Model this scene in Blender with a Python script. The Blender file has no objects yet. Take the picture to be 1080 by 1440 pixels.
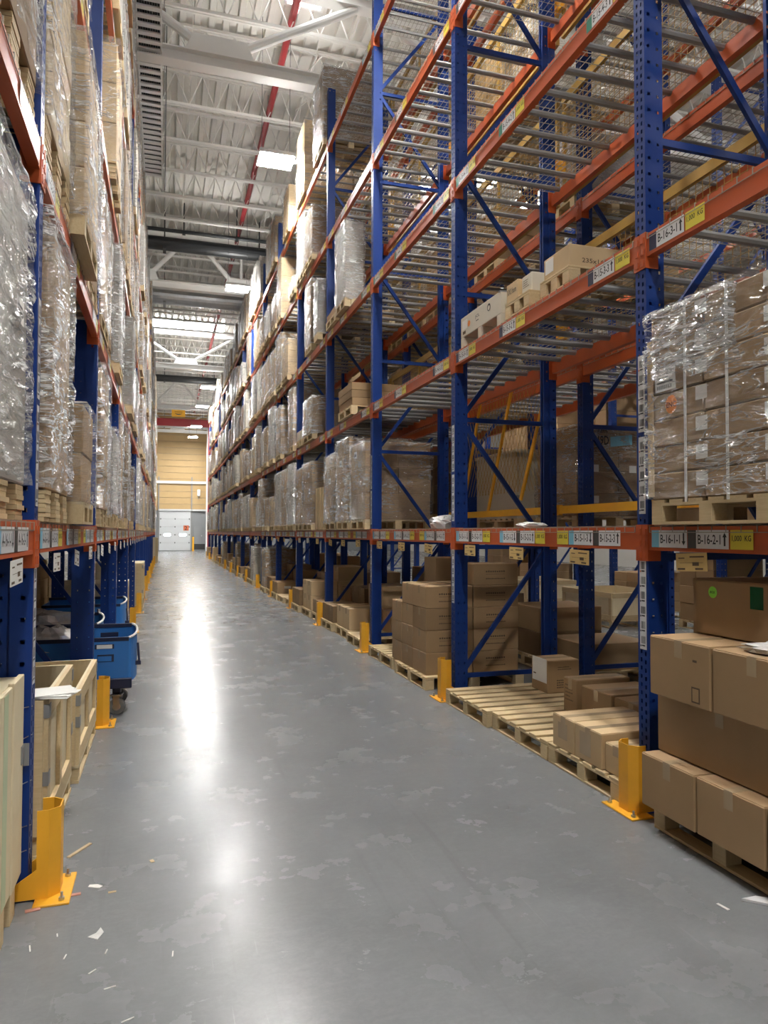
import bpy, math, random
from mathutils import Vector, Matrix, noise
random.seed(11)
S = bpy.context.scene
COL = S.collection

# ------------------------------------------------------------------ camera
CAM_H = 1.65
F_PX = 1000.0
R = ((0.95548424, 0.01127471, 0.29482663),      # world X in camera (right, down, forward)
     (-0.29502964, 0.02731579, 0.95509757),     # world Y
     (0.00271503, -0.99956327, 0.02942618))     # world Z
cd = bpy.data.cameras.new('camera')
cd.sensor_fit = 'VERTICAL'; cd.sensor_height = 36.0; cd.lens = F_PX * 36.0 / 1440.0
cd.clip_start = 0.05; cd.clip_end = 300
cam = bpy.data.objects.new('camera', cd); COL.objects.link(cam)
M = Matrix.Identity(4)
for i in range(3):
    M[i][0] = R[i][0]; M[i][1] = -R[i][1]; M[i][2] = -R[i][2]
M[0][3], M[1][3], M[2][3] = 0, 0, CAM_H
cam.matrix_world = M
S.camera = cam

# ------------------------------------------------------------------ world and exposure
w = bpy.data.worlds.new('World'); S.world = w; w.use_nodes = True
w.node_tree.nodes['Background'].inputs[0].default_value = (0.80, 0.86, 0.95, 1)
w.node_tree.nodes['Background'].inputs[1].default_value = 0.6
S.view_settings.view_transform = 'Standard'
S.view_settings.look = 'None'
S.view_settings.gamma = 1.0
S.view_settings.use_curve_mapping = False
S.view_settings.exposure = 0.45
LAMP = 330.0          # radiance of the LED fixtures
SKYLIGHT = 14.0        # radiance of the daylight panels in the roof
S.cycles.max_bounces = 8
S.cycles.diffuse_bounces = 5
S.cycles.glossy_bounces = 3
S.cycles.transmission_bounces = 2
S.cycles.transparent_max_bounces = 24
S.cycles.sample_clamp_indirect = 8.0
S.cycles.caustics_reflective = False
S.cycles.caustics_refractive = False

# ------------------------------------------------------------------ materials
MATS = {}
def mat(name, col, rough=0.5, metal=0.0, spec=0.5, var=0.0, scale=6.0, bump=0.0, bscale=40.0,
        stretch=(1, 1, 1), rnd=0.0, emit=None, col2=None, rvar=0.0):
    m = bpy.data.materials.new(name); m.use_nodes = True
    nt = m.node_tree; N = nt.nodes; L = nt.links
    b = N['Principled BSDF']
    b.inputs['Base Color'].default_value = (*col, 1)
    b.inputs['Roughness'].default_value = rough
    b.inputs['Metallic'].default_value = metal
    b.inputs['Specular IOR Level'].default_value = spec
    tc = N.new('ShaderNodeTexCoord'); mp = N.new('ShaderNodeMapping')
    mp.inputs['Scale'].default_value = stretch
    L.new(tc.outputs['Object'], mp.inputs['Vector'])
    if rnd:
        oi = N.new('ShaderNodeObjectInfo'); ad = N.new('ShaderNodeVectorMath'); ad.operation = 'MULTIPLY_ADD'
        L.new(oi.outputs['Random'], ad.inputs[0]); ad.inputs[1].default_value = (37, 17, 29)
        L.new(tc.outputs['Object'], ad.inputs[2]); L.new(ad.outputs[0], mp.inputs['Vector'])
    if var or rnd or col2:
        nz = N.new('ShaderNodeTexNoise'); nz.inputs['Scale'].default_value = scale
        nz.inputs['Detail'].default_value = 5; nz.inputs['Roughness'].default_value = 0.6
        L.new(mp.outputs[0], nz.inputs['Vector'])
        mx = N.new('ShaderNodeMix'); mx.data_type = 'RGBA'
        c2 = col2 if col2 else tuple(c * (1 - var) for c in col)
        c1 = col if col2 else tuple(min(1, c * (1 + var)) for c in col)
        mx.inputs[6].default_value = (*c2, 1); mx.inputs[7].default_value = (*c1, 1)
        L.new(nz.outputs['Fac'], mx.inputs[0])
        out = mx.outputs[2]
        if rnd:
            hs = N.new('ShaderNodeHueSaturation')
            mr = N.new('ShaderNodeMapRange'); mr.inputs[3].default_value = 1 - rnd; mr.inputs[4].default_value = 1 + rnd
            L.new(oi.outputs['Random'], mr.inputs[0]); L.new(mr.outputs[0], hs.inputs['Value'])
            L.new(out, hs.inputs['Color']); out = hs.outputs[0]
        L.new(out, b.inputs['Base Color'])
        if rvar:
            m2 = N.new('ShaderNodeMapRange'); m2.inputs[3].default_value = rough - rvar; m2.inputs[4].default_value = rough + rvar
            L.new(nz.outputs['Fac'], m2.inputs[0]); L.new(m2.outputs[0], b.inputs['Roughness'])
    if bump:
        nb = N.new('ShaderNodeTexNoise'); nb.inputs['Scale'].default_value = bscale; nb.inputs['Detail'].default_value = 4
        L.new(mp.outputs[0], nb.inputs['Vector'])
        bp = N.new('ShaderNodeBump'); bp.inputs['Strength'].default_value = bump; bp.inputs['Distance'].default_value = 0.01
        L.new(nb.outputs['Fac'], bp.inputs['Height']); L.new(bp.outputs[0], b.inputs['Normal'])
    if emit:
        b.inputs['Emission Color'].default_value = (*emit[0], 1); b.inputs['Emission Strength'].default_value = emit[1]
    MATS[name] = m
    return m

mat('blue', (0.005, 0.033, 0.185), 0.45, spec=0.35, var=0.12, scale=3, bump=0.04, bscale=60)
mat('orange', (0.47, 0.088, 0.022), 0.42, var=0.15, scale=4, bump=0.04, bscale=50)
mat('yellow', (0.80, 0.40, 0.025), 0.42, var=0.12, scale=7, bump=0.05)
mat('galv', (0.27, 0.27, 0.265), 0.5, metal=0.25, var=0.15, scale=9)
mat('wire', (0.36, 0.33, 0.27), 0.42, metal=0.4, var=0.1)
mat('gold', (0.40, 0.24, 0.05), 0.45, var=0.15)
mat('card', (0.34, 0.225, 0.120), 0.72, spec=0.25, var=0.10, scale=5, bump=0.05, bscale=30, rnd=0.14)
mat('card_light', (0.56, 0.41, 0.235), 0.70, spec=0.25, var=0.08, scale=5, bump=0.05, bscale=30, rnd=0.12)
mat('card_dark', (0.25, 0.165, 0.090), 0.75, spec=0.2, var=0.10, scale=5, bump=0.05, bscale=30, rnd=0.15)
mat('card_white', (0.62, 0.58, 0.48), 0.65, spec=0.3, var=0.06, scale=5, rnd=0.06)
mat('panel_grey', (0.40, 0.37, 0.33), 0.6, spec=0.3, var=0.08, scale=4, rnd=0.18)
mat('wood', (0.68, 0.54, 0.325), 0.68, spec=0.25, col2=(0.46, 0.335, 0.18), scale=7, stretch=(1, 12, 12), bump=0.15, bscale=25, rnd=0.13)
mat('woody', (0.68, 0.55, 0.335), 0.68, spec=0.25, col2=(0.48, 0.355, 0.195), scale=7, stretch=(12, 1, 12), bump=0.15, bscale=25, rnd=0.13)
mat('ply', (0.74, 0.65, 0.45), 0.62, spec=0.3, col2=(0.60, 0.50, 0.32), scale=5, stretch=(9, 1, 2), bump=0.06, bscale=25, rnd=0.07)
mat('white_crate', (0.50, 0.46, 0.37), 0.6, var=0.1, scale=3, stretch=(3, 3, 1))
mat('paper', (0.72, 0.71, 0.67), 0.6, var=0.05)
mat('kraft_tag', (0.60, 0.42, 0.16), 0.6, var=0.12)
mat('tape', (0.42, 0.32, 0.20), 0.18, spec=0.6, var=0.1)
mat('label_yellow', (0.72, 0.60, 0.06), 0.35, var=0.05)
mat('label_blue', (0.19, 0.47, 0.62), 0.35, var=0.05)
mat('label_dark', (0.06, 0.055, 0.05), 0.35, var=0.05)
mat('label_navy', (0.015, 0.02, 0.06), 0.35, var=0.05)
mat('label_green', (0.02, 0.20, 0.13), 0.35, var=0.05)
mat('label_white', (0.70, 0.70, 0.70), 0.30, var=0.04)
mat('ink', (0.012, 0.012, 0.014), 0.5, var=0.1)
mat('ink_soft', (0.10, 0.065, 0.035), 0.7, var=0.1)
mat('sticker_orange', (0.75, 0.22, 0.03), 0.35, var=0.05)
mat('sticker_green', (0.25, 0.70, 0.06), 0.35, var=0.05)
mat('tape_green', (0.01, 0.09, 0.03), 0.25, var=0.1)
mat('sticker_blue', (0.04, 0.24, 0.42), 0.35, var=0.1)
mat('strap', (0.72, 0.72, 0.68), 0.4, var=0.05)
mat('steel_white', (0.80, 0.79, 0.76), 0.5, var=0.05, scale=2)
mat('deck_white', (0.73, 0.715, 0.67), 0.55, var=0.06, scale=1.5)
mat('joist', (0.76, 0.745, 0.70), 0.5, var=0.06, scale=2)
mat('pipe_red', (0.30, 0.025, 0.03), 0.4, var=0.1)
mat('pipe_black', (0.018, 0.02, 0.022), 0.45, var=0.15)
mat('duct', (0.55, 0.56, 0.57), 0.32, metal=0.85, var=0.2, scale=5)
mat('wall_tan', (0.47, 0.325, 0.15), 0.6, var=0.06, scale=2, rnd=0.05)
mat('wall_grey', (0.24, 0.25, 0.26), 0.65, var=0.1, scale=2)
mat('wall_pale', (0.45, 0.43, 0.39), 0.65, var=0.06, scale=0.6)
mat('door_white', (0.55, 0.57, 0.58), 0.45, var=0.04, scale=2)
mat('seal', (0.03, 0.03, 0.03), 0.7, var=0.1)
mat('glass_day', (0.8, 0.9, 1.0), 0.1, emit=((0.86, 0.93, 1.0), 3.0))
mat('lamp_on', (0.9, 0.9, 0.9), 0.3, emit=((1.0, 0.985, 0.955), LAMP))
mat('lamp_up', (0.9, 0.9, 0.9), 0.3, emit=((1.0, 0.985, 0.955), LAMP * 0.13))
mat('skylight_on', (0.9, 0.9, 0.9), 0.3, emit=((0.93, 0.97, 1.0), SKYLIGHT))
mat('housing', (0.55, 0.55, 0.55), 0.4, var=0.05)
mat('cart_blue', (0.032, 0.18, 0.52), 0.42, var=0.08, scale=3)
mat('cart_dark', (0.010, 0.016, 0.05), 0.45, var=0.1)
mat('rubber', (0.16, 0.16, 0.155), 0.7, var=0.15)
mat('steel', (0.5, 0.5, 0.5), 0.3, metal=0.9, var=0.1)
mat('film_bag', (0.62, 0.62, 0.60), 0.22, spec=0.7, var=0.2, scale=14, bump=0.8, bscale=18)
mat('scrap_pink', (0.52, 0.25, 0.19), 0.7, var=0.1)
mat('stain_green', (0.50, 0.56, 0.36), 0.65, var=0.1)
mat('sign_red', (0.55, 0.13, 0.05), 0.5, var=0.05)
mat('tray_white', (0.86, 0.86, 0.85), 0.4, var=0.04)
mat('bubble', (0.55, 0.50, 0.42), 0.35, var=0.15, scale=30, bump=0.4, bscale=60)

def film_material(name, haze, gloss, sc, tilt, fold_a):
    m = bpy.data.materials.new(name); m.use_nodes = True
    nt = m.node_tree; N = nt.nodes; L = nt.links
    for n in list(N): N.remove(n)
    out = N.new('ShaderNodeOutputMaterial')
    tc = N.new('ShaderNodeTexCoord'); oi = N.new('ShaderNodeObjectInfo')
    ad = N.new('ShaderNodeVectorMath'); ad.operation = 'MULTIPLY_ADD'
    L.new(oi.outputs['Random'], ad.inputs[0]); ad.inputs[1].default_value = (31, 47, 23); L.new(tc.outputs['Object'], ad.inputs[2])
    mp = N.new('ShaderNodeMapping'); mp.inputs['Rotation'].default_value = (tilt, 0.15, 0.0)
    mp.inputs['Scale'].default_value = (0.9, 0.9, 5.0); L.new(ad.outputs[0], mp.inputs['Vector'])
    def noise_(vec, scale, det, dist):
        n = N.new('ShaderNodeTexNoise'); n.inputs['Scale'].default_value = scale; n.inputs['Detail'].default_value = det
        n.inputs['Roughness'].default_value = 0.55; n.inputs['Distortion'].default_value = dist; L.new(vec, n.inputs['Vector']); return n.outputs['Fac']
    def rng(v, a, b, c, d):
        r = N.new('ShaderNodeMapRange'); r.interpolation_type = 'SMOOTHSTEP'; r.inputs[1].default_value = a; r.inputs[2].default_value = b
        r.inputs[3].default_value = c; r.inputs[4].default_value = d; L.new(v, r.inputs[0]); return r.outputs[0]
    def mth(op, a, b=None):
        m_ = N.new('ShaderNodeMath'); m_.operation = op
        for i, q in enumerate((a, b)):
            if q is None: continue
            if isinstance(q, (int, float)): m_.inputs[i].default_value = q
            else: L.new(q, m_.inputs[i])
        return m_.outputs[0]
    st = noise_(mp.outputs[0], sc, 4, 0.7)                      # stretched bands of film
    mp2 = N.new('ShaderNodeMapping'); mp2.inputs['Rotation'].default_value = (-tilt * 0.8, -0.1, 0.4)
    mp2.inputs['Scale'].default_value = (1.1, 1.1, 4.0); L.new(ad.outputs[0], mp2.inputs['Vector'])
    cr = noise_(mp2.outputs[0], sc * 1.15, 3, 1.4)
    fold = rng(mth('ABSOLUTE', mth('SUBTRACT', st, 0.5)), 0.0, 0.055, 1.0, 0.0)      # thin doubled folds
    fold2 = rng(mth('ABSOLUTE', mth('SUBTRACT', cr, 0.52)), 0.0, 0.035, 1.0, 0.0)
    patch = rng(noise_(ad.outputs[0], 2.2, 2, 0.3), 0.36, 0.60, 0.12, 1.0)
    band = rng(st, 0.45, 0.8, haze * 0.25, haze)
    folds = mth('MULTIPLY', mth('MAXIMUM', fold, mth('MULTIPLY', fold2, 0.8)), patch)
    tot = mth('MINIMUM', mth('ADD', band, mth('MULTIPLY', folds, fold_a)), 0.9)
    hgt = mth('ADD', mth('ADD', st, mth('MULTIPLY', cr, 0.8)), mth('MULTIPLY', folds, 0.10))
    bp = N.new('ShaderNodeBump'); bp.inputs['Strength'].default_value = 1.0; bp.inputs['Distance'].default_value = 0.12
    L.new(hgt, bp.inputs['Height'])
    tr = N.new('ShaderNodeBsdfTransparent'); tr.inputs[0].default_value = (0.96, 0.96, 0.96, 1)
    df = N.new('ShaderNodeBsdfDiffuse'); df.inputs[0].default_value = (0.82, 0.82, 0.80, 1); L.new(bp.outputs[0], df.inputs['Normal'])
    gl = N.new('ShaderNodeBsdfGlossy'); gl.inputs[0].default_value = (0.95, 0.95, 0.95, 1); gl.inputs['Roughness'].default_value = 0.10
    L.new(bp.outputs[0], gl.inputs['Normal'])
    m1 = N.new('ShaderNodeMixShader'); L.new(tot, m1.inputs[0]); L.new(tr.outputs[0], m1.inputs[1]); L.new(df.outputs[0], m1.inputs[2])
    m2 = N.new('ShaderNodeMixShader'); m2.inputs[0].default_value = gloss
    L.new(m1.outputs[0], m2.inputs[1]); L.new(gl.outputs[0], m2.inputs[2])
    L.new(m2.outputs[0], out.inputs['Surface'])
    MATS[name] = m
film_material('film', 0.19, 0.11, 3.0, 0.25, 0.45)
film_material('film_heavy', 0.24, 0.16, 2.6, 0.5, 0.62)
film_material('film_thin', 0.10, 0.05, 2.6, 0.16, 0.42)

# polished concrete
def floor_material():
    m = bpy.data.materials.new('concrete'); m.use_nodes = True
    nt = m.node_tree; N = nt.nodes; L = nt.links; b = N['Principled BSDF']
    tc = N.new('ShaderNodeTexCoord')
    def nz(scale, detail=6, rough=0.6, stretch=(1, 1, 1), dist=0.0):
        mp = N.new('ShaderNodeMapping'); mp.inputs['Scale'].default_value = stretch; L.new(tc.outputs['Object'], mp.inputs[0])
        n = N.new('ShaderNodeTexNoise'); n.inputs['Scale'].default_value = scale; n.inputs['Detail'].default_value = detail
        n.inputs['Roughness'].default_value = rough; n.inputs['Distortion'].default_value = dist
        L.new(mp.outputs[0], n.inputs['Vector']); return n.outputs['Fac']
    def ramp(v, a, b2, c, d):
        r = N.new('ShaderNodeMapRange'); r.inputs[1].default_value = a; r.inputs[2].default_value = b2
        r.inputs[3].default_value = c; r.inputs[4].default_value = d; L.new(v, r.inputs[0]); return r.outputs[0]
    def mixc(f, c1, c2):
        x = N.new('ShaderNodeMix'); x.data_type = 'RGBA'; L.new(f, x.inputs[0])
        for k, c in ((6, c1), (7, c2)):
            if isinstance(c, tuple): x.inputs[k].default_value = (*c, 1)
            else: L.new(c, x.inputs[k])
        return x.outputs[2]
    big = nz(0.45, 5); mid = nz(2.2, 7, 0.65); fine = nz(55, 3)
    c = mixc(ramp(big, 0.3, 0.7, 0, 1), (0.155, 0.162, 0.167), (0.195, 0.202, 0.206))
    c = mixc(ramp(mid, 0.3, 0.8, 0, 0.45), c, (0.235, 0.243, 0.248))
    c = mixc(ramp(fine, 0.3, 0.8, 0, 0.25), c, (0.12, 0.121, 0.122))
    scuff = nz(4.5, 10, 0.8, (1.0, 1.7, 1), 0.3)                      # pale worn patches
    c = mixc(ramp(scuff, 0.55, 0.90, 0, 0.22), c, (0.40, 0.40, 0.39))
    c = mixc(ramp(nz(16, 6, 0.7, (1, 1.8, 1), 0.6), 0.45, 0.75, 0, 0.22), c, (0.30, 0.305, 0.305))
    scr = nz(22, 4, 0.6, (2.2, 0.12, 1), 0.4)
    c = mixc(ramp(scr, 0.66, 0.74, 0, 0.25), c, (0.36, 0.36, 0.355))
    blot = nz(1.1, 7, 0.68, (1, 1.6, 1), 0.8)
    c = mixc(ramp(blot, 0.40, 0.66, 0, 0.30), c, (0.145, 0.149, 0.153))
    trk = nz(9, 5, 0.6, (1.0, 0.05, 1), 0.2)                         # tyre tracks down the aisle
    c = mixc(ramp(trk, 0.60, 0.75, 0, 0.28), c, (0.08, 0.08, 0.08))
    L.new(c, b.inputs['Base Color'])
    r = ramp(nz(2.5, 6, 0.6), 0.3, 0.7, 0.19, 0.31)
    ad = N.new('ShaderNodeMath'); ad.operation = 'ADD'; L.new(r, ad.inputs[0]); L.new(ramp(scuff, 0.55, 0.90, 0, 0.06), ad.inputs[1])
    L.new(ad.outputs[0], b.inputs['Roughness'])
    b.inputs['Specular IOR Level'].default_value = 0.21
    bp = N.new('ShaderNodeBump'); bp.inputs['Strength'].default_value = 0.035; bp.inputs['Distance'].default_value = 0.01
    L.new(nz(5.0, 3), bp.inputs['Height']); L.new(bp.outputs[0], b.inputs['Normal'])
    MATS['concrete'] = m
floor_material()

# ------------------------------------------------------------------ mesh helpers
class MB:
    """Collects shapes in local coordinates; build() links them as ONE mesh object."""
    def __init__(s): s.v = []; s.f = []; s.m = []; s.mats = []
    def mi(s, name):
        if name not in s.mats: s.mats.append(name)
        return s.mats.index(name)
    def add(s, verts, faces, m):
        o = len(s.v); k = s.mi(m); s.v += [tuple(p) for p in verts]
        s.f += [tuple(i + o for i in f) for f in faces]; s.m += [k] * len(faces); return s
    def box(s, x0, x1, y0, y1, z0, z1, m):
        return s.add([(x0, y0, z0), (x1, y0, z0), (x1, y1, z0), (x0, y1, z0), (x0, y0, z1), (x1, y0, z1), (x1, y1, z1), (x0, y1, z1)],
                     [(0, 3, 2, 1), (4, 5, 6, 7), (0, 1, 5, 4), (1, 2, 6, 5), (2, 3, 7, 6), (3, 0, 4, 7)], m)
    def cbox(s, x0, x1, y0, y1, z0, z1, m, c=0.006):
        """box with chamfered edges"""
        X, Y, Z = (x0, x1), (y0, y1), (z0, z1); V = []; I = {}
        for a in (0, 1):
            for b in (0, 1):
                for d in (0, 1):
                    p = (X[a], Y[b], Z[d]); q = (c if a == 0 else -c, c if b == 0 else -c, c if d == 0 else -c)
                    for ax in range(3):       # vertex lying on the face normal to axis ax
                        I[a, b, d, ax] = len(V)
                        V.append(tuple(p[k] + (0 if k == ax else q[k]) for k in range(3)))
        F = []
        for a in (0, 1):
            F.append((I[a,0,0,0], I[a,1,0,0], I[a,1,1,0], I[a,0,1,0])[::(1 if a else -1)])
            F.append((I[0,a,0,1], I[0,a,1,1], I[1,a,1,1], I[1,a,0,1])[::(1 if a else -1)])
            F.append((I[0,0,a,2], I[1,0,a,2], I[1,1,a,2], I[0,1,a,2])[::(1 if a else -1)])
            for b in (0, 1):
                F.append((I[a,b,0,0], I[a,b,1,0], I[a,b,1,1], I[a,b,0,1]))
                F.append((I[a,0,b,0], I[a,1,b,0], I[a,1,b,2], I[a,0,b,2]))
                F.append((I[0,a,b,1], I[1,a,b,1], I[1,a,b,2], I[0,a,b,2]))
                for d in (0, 1): F.append((I[a,b,d,0], I[a,b,d,1], I[a,b,d,2]))
        return s.add(V, F, m)
    def bar(s, p, q, w, h, m, up=(0, 0, 1)):
        """square bar from p to q"""
        p, q = Vector(p), Vector(q); d = (q - p).normalized(); u = Vector(up)
        if abs(d.dot(u)) > 0.95: u = Vector((1, 0, 0))
        r = d.cross(u).normalized(); u = r.cross(d).normalized(); V = []
        for e in (p, q):
            for a, b in ((-1, -1), (1, -1), (1, 1), (-1, 1)): V.append(e + r * (a * w / 2) + u * (b * h / 2))
        return s.add(V, [(0, 1, 2, 3), (7, 6, 5, 4), (0, 4, 5, 1), (1, 5, 6, 2), (2, 6, 7, 3), (3, 7, 4, 0)], m)
    def tube(s, p, q, r, m, n=8, r2=None, caps=True):
        p, q = Vector(p), Vector(q); d = (q - p).normalized(); u = Vector((0, 0, 1)) if abs(d.z) < 0.9 else Vector((1, 0, 0))
        a = d.cross(u).normalized(); b = a.cross(d); r2 = r if r2 is None else r2; V = []
        for e, rr in ((p, r), (q, r2)):
            for k in range(n):
                t = 2 * math.pi * k / n; V.append(e + (a * math.cos(t) + b * math.sin(t)) * rr)
        F = [(k, (k + 1) % n, n + (k + 1) % n, n + k) for k in range(n)]
        if caps: F += [tuple(range(n))[::-1], tuple(range(n, 2 * n))]
        return s.add(V, F, m)
    def prism(s, poly, axis, a, b, m):
        """extrude a 2D polygon along an axis from a to b"""
        n = len(poly); V = []
        for t in (a, b):
            for (i, j) in poly: V.append({'x': (t, i, j), 'y': (i, t, j), 'z': (i, j, t)}[axis])
        F = [(k, (k + 1) % n, n + (k + 1) % n, n + k) for k in range(n)] + [tuple(range(n))[::-1], tuple(range(n, 2 * n))]
        return s.add(V, F, m)
    def text(s, body, size, origin, right, up, m, off=0.0015):
        """flat print standing off a face: origin is the lower left corner"""
        V, F = glyphs(body); o, r, u = Vector(origin), Vector(right), Vector(up); nrm = r.cross(u)
        return s.add([o + r * (x * size) + u * (y * size) + nrm * off for x, y in V], F, m)
    def quad(s, origin, right, up, wd, ht, m, off=0.001):
        o, r, u = Vector(origin), Vector(right), Vector(up); n = r.cross(u) * off; o = o + n
        return s.add([o, o + r * wd, o + r * wd + u * ht, o + u * ht], [(0, 1, 2, 3)], m)
    def mesh(s, name):
        me = bpy.data.meshes.new(name); me.from_pydata(s.v, [], s.f)
        for n in s.mats: me.materials.append(MATS[n])
        if len(s.mats) > 1: me.polygons.foreach_set('material_index', s.m)
        me.update(); return me
    def build(s, name, parent=None, loc=(0, 0, 0), rz=0.0, smooth=False):
        me = s.mesh(name)
        if smooth: me.polygons.foreach_set('use_smooth', [True] * len(me.polygons))
        return inst(name, me, parent, loc, rz)
GL = {}
def glyphs(body):
    if body not in GL:
        c = bpy.data.curves.new('print', 'FONT'); c.body = body; c.resolution_u = 2; c.offset = 0.012
        o = bpy.data.objects.new('print', c); COL.objects.link(o)
        dg = bpy.context.evaluated_depsgraph_get(); dg.update()
        me = bpy.data.meshes.new_from_object(o.evaluated_get(dg))
        GL[body] = ([(v.co.x, v.co.y) for v in me.vertices], [tuple(p.vertices) for p in me.polygons])
        bpy.data.objects.remove(o); bpy.data.curves.remove(c); bpy.data.meshes.remove(me)
    return GL[body]
def inst(name, me, parent=None, loc=(0, 0, 0), rz=0.0):
    o = bpy.data.objects.new(name, me); COL.objects.link(o)
    o.location = loc; o.rotation_euler = (0, 0, rz)
    if parent: o.parent = parent
    return o
def tag(o, label, cat, group=None):
    o['label'] = label; o['category'] = cat
    if group: o['group'] = group
    return o
def thing(name, label, cat, loc=(0, 0, 0), rz=0.0, group=None):
    o = bpy.data.objects.new(name, None); COL.objects.link(o); o.empty_display_size = 0.1
    o.location = loc; o.rotation_euler = (0, 0, rz); return tag(o, label, cat, group)
def struct(o): o['kind'] = 'structure'; return o
CACHE = {}
def cached(key, fn):
    if key not in CACHE: CACHE[key] = fn()
    return CACHE[key]
ORD = ['', 'first', 'second', 'third', 'fourth', 'fifth', 'sixth', 'seventh', 'eighth', 'ninth', 'tenth', 'eleventh', 'twelfth',
       'thirteenth', 'fourteenth', 'fifteenth', 'sixteenth', 'seventeenth', 'eighteenth', 'nineteenth', 'twentieth']
# ------------------------------------------------------------------ the hall
BX0, BX1, BY0, BY1, BZ = -7.0, 22.0, -9.0, 66.0, 12.65
o = struct(MB().box(BX0, BX1, BY0, BY1, -0.2, 0.0, 'concrete').build('floor'))

def deck():
    b = MB(); p = 0.30; n = int((BX1 - BX0) / p); V = []; F = []
    prof = ((0, 0.0), (0.12, 0.0), (0.14, 0.10), (0.28, 0.10))      # ribbed steel decking, ribs run along the aisle
    pts = [(BX0 + k * p + x, BZ + z) for k in range(n) for x, z in prof] + [(BX1, BZ)]
    for x, z in pts: V += [(x, BY0, z), (x, BY1, z)]
    F = [(2 * i, 2 * i + 1, 2 * i + 3, 2 * i + 2) for i in range(len(pts) - 1)]
    b.add(V, F, 'deck_white'); b.box(BX0, BX1, BY0, BY1, BZ + 0.13, BZ + 0.3, 'deck_white')
    return struct(b.build('ceiling'))
deck()
struct(MB().box(BX0 - 0.2, BX0, BY0, BY1, 0, BZ + 0.2, 'wall_pale').build('wall_left'))
struct(MB().box(BX1, BX1 + 0.2, BY0, BY1, 0, BZ + 0.2, 'wall_pale').build('wall_right'))
struct(MB().box(BX0, BX1, BY0 - 0.2, BY0, 0, BZ + 0.2, 'wall_pale').build('wall_back'))

# end wall with tan cladding boards
wf = struct(MB().box(BX0, BX1, BY1, BY1 + 0.2, 0, BZ + 0.2, 'wall_grey').build('wall_far'))
z = 3.62; k = 0
while z < 12.3:
    h = 0.56
    cached('board', lambda: MB().cbox(-1.6, 7.0, -0.05, -0.001, 0, 0.545, 'wall_tan', 0.012).mesh('cladding_board'))
    inst('cladding_board', CACHE['board'], wf, (0, BY1, z)); z += h
t = struct(MB().box(-1.6, 7.0, BY1 - 0.22, BY1 - 0.06, 6.0, 6.22, 'steel_white').build('trim_1'))
t = struct(MB().box(-0.55, 3.6, BY1 - 0.20, BY1 - 0.06, 3.56, 3.72, 'door_white').build('trim_2'))
t = struct(MB().box(3.50, 3.86, BY1 - 1.6, BY1 - 1.25, 0, BZ - 0.3, 'steel_white').build('trim_3'))
for i, x in enumerate((-0.56, 2.26)):
    struct(MB().box(x, x + 0.10, BY1 - 0.2, BY1 - 0.06, 0, 6.6, 'galv').build('trim_%d' % (4 + i)))
d = bpy.data.objects.new('door_1', None); COL.objects.link(d); d.location = (0.90, BY1 - 0.10, 0); struct(d)
for i in range(5):
    inst('door_panel', cached('dpan', lambda: MB().cbox(-1.34, 1.34, 0, 0.05, 0.0, 0.695, 'door_white', 0.012).mesh('door_panel')), d, (0, 0, 0.03 + i * 0.705))
for x in (-0.66, 0.68):
    g = MB().box(x - 0.33, x + 0.33, -0.012, 0.0, 1.28, 1.58, 'seal').build('window_frame', d)
    MB().box(x - 0.30, x + 0.30, -0.016, -0.0125, 1.31, 1.55, 'glass_day').build('pane', g)
for i in range(4):
    for x in (-1.22, 0.0, 1.22):
        inst('hinge', cached('hinge', lambda: MB().cbox(-0.035, 0.035, -0.02, 0, -0.06, 0.06, 'seal', 0.008).mesh('hinge')), d, (x, 0, 0.73 + i * 0.705))
MB().box(-1.36, 1.36, -0.01, 0.04, 0.0, 0.03, 'seal').build('bottom_seal', d)
sg = MB().box(-0.23, 0.23, -0.004, 0.0, -0.23, 0.23, 'sign_red').text('2', 0.52, (-0.14, -0.006, -0.18), (1, 0, 0), (0, 0, 1), 'ink').build('door_sign', None, (1.85, BY1 - 0.114, 2.04))
tag(sg, 'orange-red square sign with black number 2 on the white dock door', 'sign')
tag(MB().cbox(2.78, 3.05, BY1 - 0.22, BY1 - 0.06, 4.9, 5.5, 'steel_white', 0.03).tube((2.91, BY1 - 0.14, 4.62), (2.91, BY1 - 0.14, 4.9), 0.03, 'galv').build('alarm_box'),
    'pale wall box with stub of conduit on tan boards beside the dock door', 'wall box')
b = thing('bollard', 'yellow steel bollard standing beside the dock door', 'bollard', (2.44, BY1 - 0.9, 0))
MB().tube((0, 0, 0.012), (0, 0, 1.22), 0.085, 'yellow', 16).tube((0, 0, 1.22), (0, 0, 1.26), 0.085, 'yellow', 16, 0.05).build('post', b)
MB().cbox(-0.15, 0.15, -0.15, 0.15, 0, 0.012, 'yellow', 0.003).build('base_plate', b)
dd = bpy.data.objects.new('door_2', None); COL.objects.link(dd); dd.location = (3.0, BY1 - 0.03, 0); struct(dd)
MB().cbox(-0.5, 0.5, -0.03, 0.0, 0.0, 2.15, 'wall_grey', 0.01).build('door_leaf', dd)
MB().box(-0.5, 0.5, -0.036, -0.0305, 0.12, 0.62, 'seal').build('kick_plate', dd)
MB().tube((0.2, -0.031, 1.35), (0.2, -0.09, 1.35), 0.05, 'steel', 10).build('knob', dd)

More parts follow.
